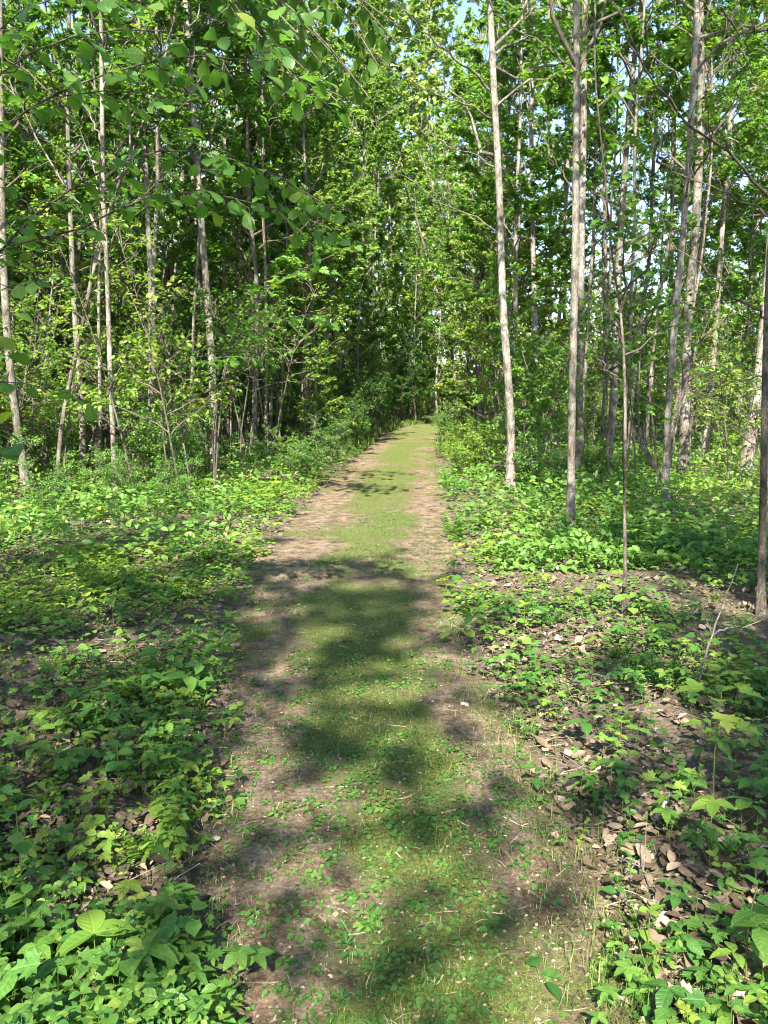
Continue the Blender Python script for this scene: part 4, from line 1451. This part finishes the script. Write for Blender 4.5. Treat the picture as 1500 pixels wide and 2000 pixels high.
# ------------------------------------------------------------------ grass, moss and bits on the path
def blades(n, ylo, yhi, pw, weight, hlo, hhi, wid, seg=3, flat_=.0, extra=0.0):
    y = ylo + (yhi - ylo) * rng.random(n) ** pw
    x = xL(y) - extra + (xR(y) - xL(y) + 2 * extra) * rng.random(n)
    keep = rng.random(n) < weight(x, y)
    x, y = x[keep], y[keep]
    k = len(x)
    a = rng.uniform(0, 6.283, k)
    h = rng.uniform(hlo, hhi, k)
    bend = rng.uniform(.3, 1.3, k) + flat_
    dirv = np.stack([np.cos(a), np.sin(a), np.zeros(k)], 1)
    sd = np.stack([-np.sin(a), np.cos(a), np.zeros(k)], 1)
    b = np.stack([x, y, PZ(x, y)], 1)
    w = wid * rng.uniform(.7, 1.3, k)
    m = b + dirv * (h * bend * .3)[:, None] + np.array([0, 0, 1]) * (h * .6 * (1 - flat_ * .7))[:, None]
    t = b + dirv * (h * bend)[:, None] + np.array([0, 0, 1]) * (h * (.85 - .35 * bend) * (1 - flat_ * .7))[:, None]
    V = np.stack([b - sd * w[:, None], b + sd * w[:, None], m + sd * w[:, None] * .7, m - sd * w[:, None] * .7, t], 1)
    i = np.arange(k)[:, None] * 5
    T = np.concatenate([i + [0, 1, 2], i + [0, 2, 3], i + [3, 2, 4]], 0)
    return V.reshape(-1, 3), T, k, x, y


mb = MB()
V, T, k, x, y = blades(60000, 1.45, 9, 1.9, lambda x, y: .08 + .85 * moss_mask(x, y) * sstep(.35, .65, fbm(x * 2.5, y * 2.5, 4)), .01, .035, .001)
mb.add(V, T, None, np.repeat(np.clip(rng.normal(.42, .25, k), 0, 1), 5))
V, T, k, x, y = blades(16000, 1.45, 5, 1.6, lambda x, y: np.exp(-((x - xR(y) + .02) / .13) ** 2) * sstep(.4, .6, vnoise(x * 2, y * 1.6, 5)) + .25 * np.exp(-((x - xL(y)) / .12) ** 2) * sstep(.5, .7, vnoise(x * 2, y * 1.6, 2)), .03, .10, .0012, extra=.25)
mb.add(V, T, None, np.repeat(np.clip(rng.normal(.4, .2, k), 0, 1), 5))
V, T, k, x, y = blades(22000, 20, 50, 1.0, lambda x, y: sstep(-.05, .3, edge_d(x, y)), .08, .45, .008, extra=1.6)
mb.add(V, T, None, np.repeat(np.clip(rng.normal(.35, .2, k), 0, 1), 5))
V, T, k, x, y = blades(22000, 6, 26, 1.3, lambda x, y: sstep(5.5, 12, y) * .8 * moss_mask(x, y), .012, .035, .003)
mb.add(V, T, None, np.repeat(np.clip(rng.normal(.4, .2, k), 0, 1), 5))
tag(obj('grass', mb.mesh('grass'), M['grass']), 'short thin grass growing along the path', 'grass', kind='stuff')

mb = MB()
V, T, k, x, y = blades(100000, 1.45, 5, 1.9, lambda x, y: sstep(.4, .85, moss_mask(x, y) + .9 * (fbm(x * 9, y * 9, 1) - .5)), .005, .014, .0016)
mb.add(V, T, None, np.repeat(np.clip(fbm(x * 6, y * 6, 3) + rng.normal(0, .12, k), 0, 1), 5))
tag(obj('moss', mb.mesh('moss'), M['moss']), 'low olive moss carpeting the middle of the path', 'moss', kind='stuff')

mb = MB()
V, T, k, x, y = blades(7000, 1.45, 9, 1.7, lambda x, y: .1 + .6 * vnoise(x * 3, y * 3, 7) ** 2, .015, .06, .0009, flat_=.9, extra=.1)
mb.add(V, T, None, np.repeat(np.clip(rng.normal(.4, .25, k), 0, .9), 5))
n = 4200
y = 1.45 + 8 * rng.random(n) ** 1.8
x = xL(y) - .1 + (xR(y) - xL(y) + .2) * rng.random(n)
L_ = Leaves()
L_.add(np.stack([x, y, PZ(x, y) + .004], 1), np.stack([rng.normal(0, 1, n), rng.normal(0, 1, n), rng.normal(0, .1, n)], 1), np.array([0, 0, 1]) + rng.normal(0, .3, (n, 3)), rng.uniform(.005, .018, n), np.clip(rng.normal(.08, .2, n), 0, .55))
L_.join(mb, 'dead_t')
n = 900
y = 1.45 + 9 * rng.random(n) ** 1.7
x = xL(y) - 1.2 + (xR(y) - xL(y) + 2.4) * rng.random(n)
a = rng.uniform(0, 6.283, n)
l = rng.uniform(.02, .13, n) * np.where(edge_d(x, y) > 0, 1.6, .8)
t = np.linspace(-.5, .5, 4)
P = np.stack([x, y, H(x, y) + np.where(edge_d(x, y) > 0, .03, .012)], 1)[:, None] + np.stack([np.cos(a), np.sin(a), rng.normal(0, .08, n)], 1)[:, None] * (l[:, None] * t)[..., None]
P[:, 1:] += rng.normal(0, .05, (n, 3, 3)) * l[:, None, None] * [1, 1, .3]
V, q = tubes(P, (rng.uniform(.0008, .0026, n))[:, None] * np.linspace(1, .6, 4), 4)
mb.add(V, None, q, np.repeat(np.clip(rng.normal(.1, .25, n), 0, .6), 16))
tag(obj('debris', mb.mesh('debris'), M['straw']), 'dry straw and leaf bits strewn over the path', 'debris', kind='stuff')

# weeds on the path
mb = MB()
for sp_, hh_ in (('violet', .03), ('violet', .025), ('tri', .02), ('rosette', .03)):
    for var in range(5):
        out, stems = plant(sp_, np.zeros(3), hh_, rng, 0, (0, 0))
        n = 260
        yy = 1.45 + 9 * rng.random(n) ** 1.5
        xx = xL(yy) + (xR(yy) - xL(yy)) * rng.random(n)
        q = rng.random(n) < .15 + .85 * sstep(.42, .62, vnoise(xx * 2.2, yy * 1.6, 6))
        xx, yy = xx[q], yy[q]
        ya = rng.uniform(0, 6.28, len(xx))
        sc_ = rng.uniform(.3, .65, len(xx)) * (.45 if sp_ == 'tri' else 1)
        for shape, L_ in out.items():
            P_, D_, N_, S_, l_, a_ = L_.arr()
            c_, s_ = np.cos(ya)[:, None], np.sin(ya)[:, None]
            rot = lambda A_: np.stack([c_ * A_[:, 0] - s_ * A_[:, 1], s_ * A_[:, 0] + c_ * A_[:, 1], np.broadcast_to(A_[:, 2], (len(xx), len(A_)))], -1)
            P2 = rot(P_) * sc_[:, None, None] + np.stack([xx, yy, PZ(xx, yy) + .003], 1)[:, None]
            q2 = Leaves()
            q2.add(P2.reshape(-1, 3), rot(D_).reshape(-1, 3), rot(N_).reshape(-1, 3), (l_[None] * sc_[:, None]).ravel(), np.tile(np.clip(a_, 0, 1), len(xx)))
            q2.join(mb, 'simple', 1.4 if shape == 'round' else 1)
tag(obj('weeds', mb.mesh('weeds', True), M['herb']), 'tiny green weed leaves sprinkled through the moss of the path', 'weeds', kind='stuff')
k = 0
wr = np.random.default_rng(9)
while k < 150:
    yy = 1.5 + 6.5 * wr.random() ** 1.5
    l, r_ = float(xL(yy)), float(xR(yy))
    xx = l + (r_ - l) * wr.random()
    if float(vnoise(xx * 2.2, yy * 1.6, 6)) < .45 or float(moss_mask(xx, yy)) < .25:
        if wr.random() > .12: continue
    sp = ['violet', 'violet', 'violet', 'tri', 'rosette'][wr.integers(5)]
    plant_thing('path_weed', 'tiny round-leaved weed growing in the moss of the path' if sp == 'violet' else ('tiny three-leaved weed growing in the moss of the path' if sp == 'tri' else 'tiny rosette weed growing in the moss of the path'),
                sp, (xx, yy, float(PZ(xx, yy)) + .004), {'violet': .03, 'tri': .025, 'rosette': .05}[sp] * .75, wr, mat='herb', group='tiny weeds in the path', big=.6 if sp != 'tri' else .38, cat='weed')
    k += 1

# ------------------------------------------------------------------ the arching broad-leaved shrub at the left, its leaves each a piece
def broad_shrub(name, label, base, arms, leafsize, shape='obovate', mat='leaf_hero', bark='bark_dark', group=None):
    b = np.array([base[0], base[1], float(H(base[0], base[1]))])
    t = thing(name, label, 'shrub', b, group)
    for pts, r0, nl, spread, n_tw, s0 in arms:
        P = np.array([b + np.array([0, 0, -.03])] + [at(x, y, Yd) for x, y, Yd in pts])
        P = smooth_line(P, 22)
        R = np.linspace(r0, r0 * .2, 22)
        mb = MB()
        v, q = tubes(P - b, R, 6)
        mb.add(v, None, q)
        L_ = Leaves()
        tips = [(P[i], nrm(P[min(i + 1, 21)] - P[i - 1])) for i in (18, 19, 20, 21)]
        for k in range(n_tw):
            f = s0 + (.98 - s0) * (k + .5) / n_tw
            i = int(f * 21)
            T = nrm(P[min(i + 1, 21)] - P[i - 1])
            sd = nrm(np.cross(T, [0, 0, 1])) * (1 if k % 2 else -1)
            D = nrm(T * .7 + sd * rng.uniform(.3, 1) + np.array([0, 0, rng.uniform(-.35, .25)]))
            ln = spread * rng.uniform(.6, 1.2)
            tt = np.linspace(0, 1, 5)
            Q_ = P[i] + D * (ln * tt)[:, None]
            Q_[:, 2] -= .12 * ln * tt ** 2
            Q_[1:] += rng.normal(0, .012, (4, 3))
            v, q = tubes(Q_ - b, np.linspace(.0028, .0012, 5), 4)
            mb.add(v, None, q)
            m = max(2, nl // n_tw)
            for j in range(m):
                g = (j + .8) / m
                p = Q_[0] * (1 - g) + Q_[-1] * g
                p[2] -= .12 * ln * (g * g - g) * 0
                s2 = nrm(np.cross(D, [0, 0, 1])) * (1 if j % 2 else -1)
                d = nrm(D * .6 + s2 * .8 * (j < m - 1) + rng.normal(0, .2, 3) - np.array([0, 0, .3]))
                nm = np.array([0, 0, 1.0]) + rng.normal(0, .38, 3)
                L_.add([p - b], [d], [nm], [leafsize * rng.uniform(.65, 1.2)], [rng.uniform(.2, .8)])
        br = obj('branch', mb.mesh('branch'), M[bark], t)
        for m_, a_ in zip(L_.mats(), np.concatenate(L_.A)):
            me = leaf_mesh(shape, min((.25, .5, .75), key=lambda q: abs(q - a_)))
            if not len(me.materials):
                me.materials.append(None)
            o = obj('leaf', me, None, br)
            o.material_slots[0].link = 'OBJECT'
            o.material_slots[0].material = M[mat]
            o.matrix_basis = m_
    return t


broad_shrub('arching_shrub', 'arching shrub reaching in from the left with sprays of broad leaves at mid height', (-2.75, 4.3), [
    # pixel points with distance, stem radius, leaves, twig length, twigs, start
    ([(-120, 800, 4.2), (-40, 520, 4.1), (50, 430, 4.0), (165, 345, 3.9), (240, 305, 3.9), (330, 270, 3.9), (420, 290, 3.9), (520, 330, 3.9), (640, 390, 4.0), (700, 450, 4.0)], .011, 120, .30, 24, .5),
    ([(-140, 700, 4.4), (-20, 460, 4.3), (165, 470, 4.2), (220, 395, 4.1), (280, 370, 4.1), (400, 365, 4.1), (520, 400, 4.1), (620, 440, 4.1), (690, 460, 4.1)], .010, 90, .28, 18, .55),
    ([(-150, 760, 3.9), (-60, 620, 3.6), (-10, 560, 3.4), (60, 540, 3.3), (130, 560, 3.3)], .008, 30, .2, 8, .55),
    ([(-150, 800, 3.9), (-60, 760, 3.6), (0, 740, 3.4), (70, 750, 3.3), (140, 770, 3.3)], .008, 24, .2, 7, .6),
], .088)
broad_shrub('arching_shrub', 'tall arching shrub filling the upper left corner with broad sunlit leaves', (-2.9, 3.7), [
    ([(-160, 700, 3.9), (-60, 300, 3.9), (80, 180, 3.8), (250, 130, 3.7), (400, 90, 3.7), (520, 110, 3.7), (600, 160, 3.7), (670, 190, 3.7)], .012, 90, .24, 18, .68),
    ([(-160, 600, 3.8), (-80, 250, 3.6), (0, 120, 3.4), (100, 80, 3.3), (200, 40, 3.3), (320, 60, 3.3)], .012, 90, .24, 18, .45),
    ([(-160, 650, 3.8), (-80, 320, 3.7), (30, 210, 3.6), (150, 170, 3.6), (280, 170, 3.6), (370, 200, 3.6)], .010, 60, .22, 12, .5),
    ([(-160, 500, 3.8), (-60, 100, 3.6), (60, -20, 3.5), (180, -30, 3.5), (300, 10, 3.5)], .010, 50, .22, 10, .5),
], .083)
broad_shrub('arching_shrub', 'low broad-leaved shoot at the left picture edge above the undergrowth', (-2.3, 3.9), [
    ([(-80, 1000, 3.7), (-40, 880, 3.5), (-5, 830, 3.4), (30, 830, 3.3)], .006, 12, .14, 4, .6),
    ([(-90, 960, 3.7), (-60, 700, 3.5), (-10, 640, 3.4), (40, 630, 3.3)], .006, 12, .14, 4, .6),
], .11)
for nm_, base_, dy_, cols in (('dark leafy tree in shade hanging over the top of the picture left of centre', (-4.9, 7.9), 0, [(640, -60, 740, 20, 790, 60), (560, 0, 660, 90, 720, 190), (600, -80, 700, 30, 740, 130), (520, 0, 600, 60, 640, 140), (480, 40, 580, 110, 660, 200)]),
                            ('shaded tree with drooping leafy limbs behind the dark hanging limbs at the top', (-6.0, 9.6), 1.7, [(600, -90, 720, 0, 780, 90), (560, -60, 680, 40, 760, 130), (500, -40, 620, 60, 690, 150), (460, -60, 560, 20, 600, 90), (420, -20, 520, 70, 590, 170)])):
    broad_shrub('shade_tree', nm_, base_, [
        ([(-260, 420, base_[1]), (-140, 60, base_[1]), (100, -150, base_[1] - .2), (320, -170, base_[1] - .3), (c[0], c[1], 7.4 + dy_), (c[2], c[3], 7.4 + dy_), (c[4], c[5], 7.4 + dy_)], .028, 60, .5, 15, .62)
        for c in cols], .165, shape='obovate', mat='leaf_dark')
broad_shrub('maple_understory', 'understory maple with flat leaf sprays in front of the crowded clump left of the path', (-2.6, 11.5), [
    ([(420, 820, 11.4), (440, 700, 11.2), (480, 640, 11), (560, 620, 10.8), (640, 610, 10.6)], .014, 50, .4, 10, .5),
    ([(430, 800, 11.4), (450, 650, 11.2), (520, 560, 11), (600, 520, 10.8), (690, 480, 10.6)], .014, 50, .45, 10, .45),
    ([(415, 840, 11.4), (430, 740, 11.2), (400, 700, 11), (460, 695, 10.8), (500, 700, 10.7)], .01, 30, .35, 7, .5),
], .14, shape='maple', mat='leaf_hero')
broad_shrub('maple_understory', 'understory maple with bright lobed leaves over the right path verge at the bend', (3.1, 19), [
    ([(960, 780, 19), (940, 700, 18.8), (900, 660, 18.6), (880, 640, 18.4), (850, 630, 18.2)], .02, 50, .6, 10, .4),
    ([(970, 760, 19), (960, 620, 18.8), (920, 560, 18.5), (870, 540, 18.3)], .02, 50, .6, 10, .4),
    ([(985, 760, 19), (990, 640, 18.8), (1020, 600, 18.5), (1070, 590, 18.3), (1110, 600, 18)], .02, 50, .6, 10, .4),
], .19, shape='maple', mat='leaf_hero')
broad_shrub('maple_understory', 'understory maple with bright lobed leaves between the thin dark sapling and the close pair', (4.1, 10.5), [
    ([(1240, 850, 10.5), (1220, 700, 10.4), (1180, 600, 10.3), (1150, 570, 10.2)], .014, 40, .4, 8, .45),
    ([(1245, 850, 10.5), (1250, 680, 10.4), (1270, 580, 10.3), (1330, 540, 10.2)], .014, 40, .4, 8, .45),
    ([(1250, 850, 10.5), (1280, 760, 10.4), (1340, 720, 10.3), (1420, 710, 10.2)], .014, 30, .4, 7, .4),
], .13, shape='maple', mat='leaf_hero')

# ------------------------------------------------------------------ sticks, twigs and a stone
def stick(name, label, pts, r0, mat='wood', r1=.5, side=0):
    P = np.array(pts, float)
    b = P[0].copy()
    Q_ = smooth_line(P, 14)
    Q_[1:-1] += rng.normal(0, r0 * .5, (12, 3))
    R = np.linspace(r0, r0 * r1, 14) * (1 + .25 * (rng.random(14) - .5))
    mb = MB()
    v, q = tubes(Q_ - b, R, 6)
    mb.add(v, None, q)
    for k in range(side):
        i = rng.integers(4, 12)
        D = nrm(nrm(Q_[i + 1] - Q_[i]) + rng.normal(0, .7, 3))
        l = rng.uniform(.06, .2)
        v, q = tubes(np.array([Q_[i], Q_[i] + D * l * .5, Q_[i] + D * l]) - b, np.array([r0 * .5, r0 * .35, r0 * .2]), 4)
        mb.add(v, None, q)
    o = obj(name, mb.mesh(name), M[mat], None, b)
    return tag(o, label, 'stick')


def on(px, py, up=.01):
    p = ground(px, py)
    p[2] += up
    return p


g = ground(1350, 1367)
stick('dead_stick', 'grey dead stick leaning up to the right through the right undergrowth', [g, at(1375, 1290, g[1] + .1), at(1400, 1215, g[1] + .2), at(1442, 1100, g[1] + .35)], .0065, 'bark_mid', side=2)
stick('fallen_branch', 'pale fallen branch on the litter clearing in the left wood', [on(288, 905, .3), on(310, 925, .12), on(330, 943, .03)], .02, side=3)
g = ground(395, 860)
stick('fallen_branch', 'thin broken branch slanting against the stout trunk left of the path', [at(335, 772, g[1]), at(365, 795, g[1]), at(395, 820, g[1]), on(402, 868, .02)], .02, side=2)
stick('twig', 'pale flat twig piece on the moss right of the path centre', [on(868, 1592), on(885, 1589), on(905, 1585)], .0045, 'straw', .8)
stick('twig', 'long dry curved sliver lying across the lower right of the path', [on(1062, 1925), on(1095, 1938), on(1140, 1943), on(1188, 1947)], .0042, 'straw', .5)
stick('twig', 'forked dry sliver pointing to the bottom edge of the path', [on(1105, 1945), on(1085, 1962), on(1062, 1982)], .004, 'straw', .5)
stick('twig', 'dark bark twig lying in the moss left of the path centre', [on(693, 1568), on(700, 1585), on(710, 1602)], .006, 'bark_dark', .8)
stick('twig', 'curved brown twig at the lower left of the path', [on(368, 1908), on(400, 1928), on(440, 1935)], .0035, 'wood', .6, side=2)
stick('twig', 'short upright pale twig on the left dirt patch of the path', [on(562, 1728), on(565, 1738), on(570, 1750)], .003, 'straw', .8)
stick('twig', 'white broken twig below the rosette herb at right', [on(1300, 1962, .03), on(1325, 1966, .03), on(1352, 1972, .02)], .005, 'straw', .7)
stick('twig', 'thin grey twig over the litter at the left path edge', [on(400, 1405, .02), on(430, 1395, .02), on(462, 1378, .02)], .003, 'wood', .6)
stick('dead_stick', 'pale stick piece lying among the dead leaves right of the path', [on(1280, 1625, .05), on(1292, 1600, .05), on(1305, 1570, .04)], .008, 'wood', .8)


for k_, (px, py, dx, dy, r_, nm_) in enumerate([(150, 1000, 60, 8, .012, 'left of the slim pale trunk'), (520, 915, 50, -6, .014, 'below the crowded clump'), (250, 930, -55, 10, .014, 'right of the slim pale trunk'),
        (470, 985, -60, 14, .010, 'on the left verge below the stout trunk'), (1090, 1085, 70, 14, .010, 'left of the near trunk of the pair'), (1260, 1060, 75, -18, .011, 'right of the thin dark sapling'),
        (1400, 1010, 60, 20, .013, 'below the stout mottled trunk'), (1130, 1330, 80, 30, .007, 'in the litter strip right of the path'), (1390, 1250, 70, -10, .008, 'beside the dark trunk at the right edge'),
        (90, 1230, 80, 22, .008, 'in the left undergrowth'), (210, 1420, 70, -25, .006, 'beside the bushy left herbs'), (1220, 1700, 50, 45, .005, 'in the dead leaves at lower right')]):
    stick('fallen_branch', 'thin fallen branch lying ' + nm_, [on(px, py, .04), on(px + dx * .5, py + dy * .4, .07), on(px + dx, py + dy, .03)], r_, ['wood', 'bark_mid'][k_ % 2], .4, side=3)


def lump(name, label, p, s, mat, seed):
    r = np.random.default_rng(seed)
    import bmesh
    bm = bmesh.new()
    bmesh.ops.create_icosphere(bm, subdivisions=3, radius=1)
    for v in bm.verts:
        c = np.array(v.co)
        k = 1 + .25 * math.sin(c[0] * 3 + seed) * math.cos(c[1] * 4) + r.normal(0, .03)
        v.co = Vector((c[0] * s[0] * k, c[1] * s[1] * k, c[2] * s[2] * k))
    me = bpy.data.meshes.new(name)
    bm.to_mesh(me)
    bm.free()
    for f in me.polygons: f.use_smooth = True
    return tag(obj(name, me, M[mat], None, p), label, 'stone')


lump('stone', 'small whitish stone on the dirt at the right side of the path', on(908, 1380, .008), (.024, .018, .014), 'stone', 3)
lump('stone', 'small square pale chip on the lower left path dirt', on(394, 1911, .004), (.009, .009, .006), 'stone', 5)

# bark is rougher close by: nothing else to add; report size
print('OBJECTS', len(C.objects), 'TRIS', sum(len(m.loops) - 2 * len(m.polygons) for m in bpy.data.meshes))
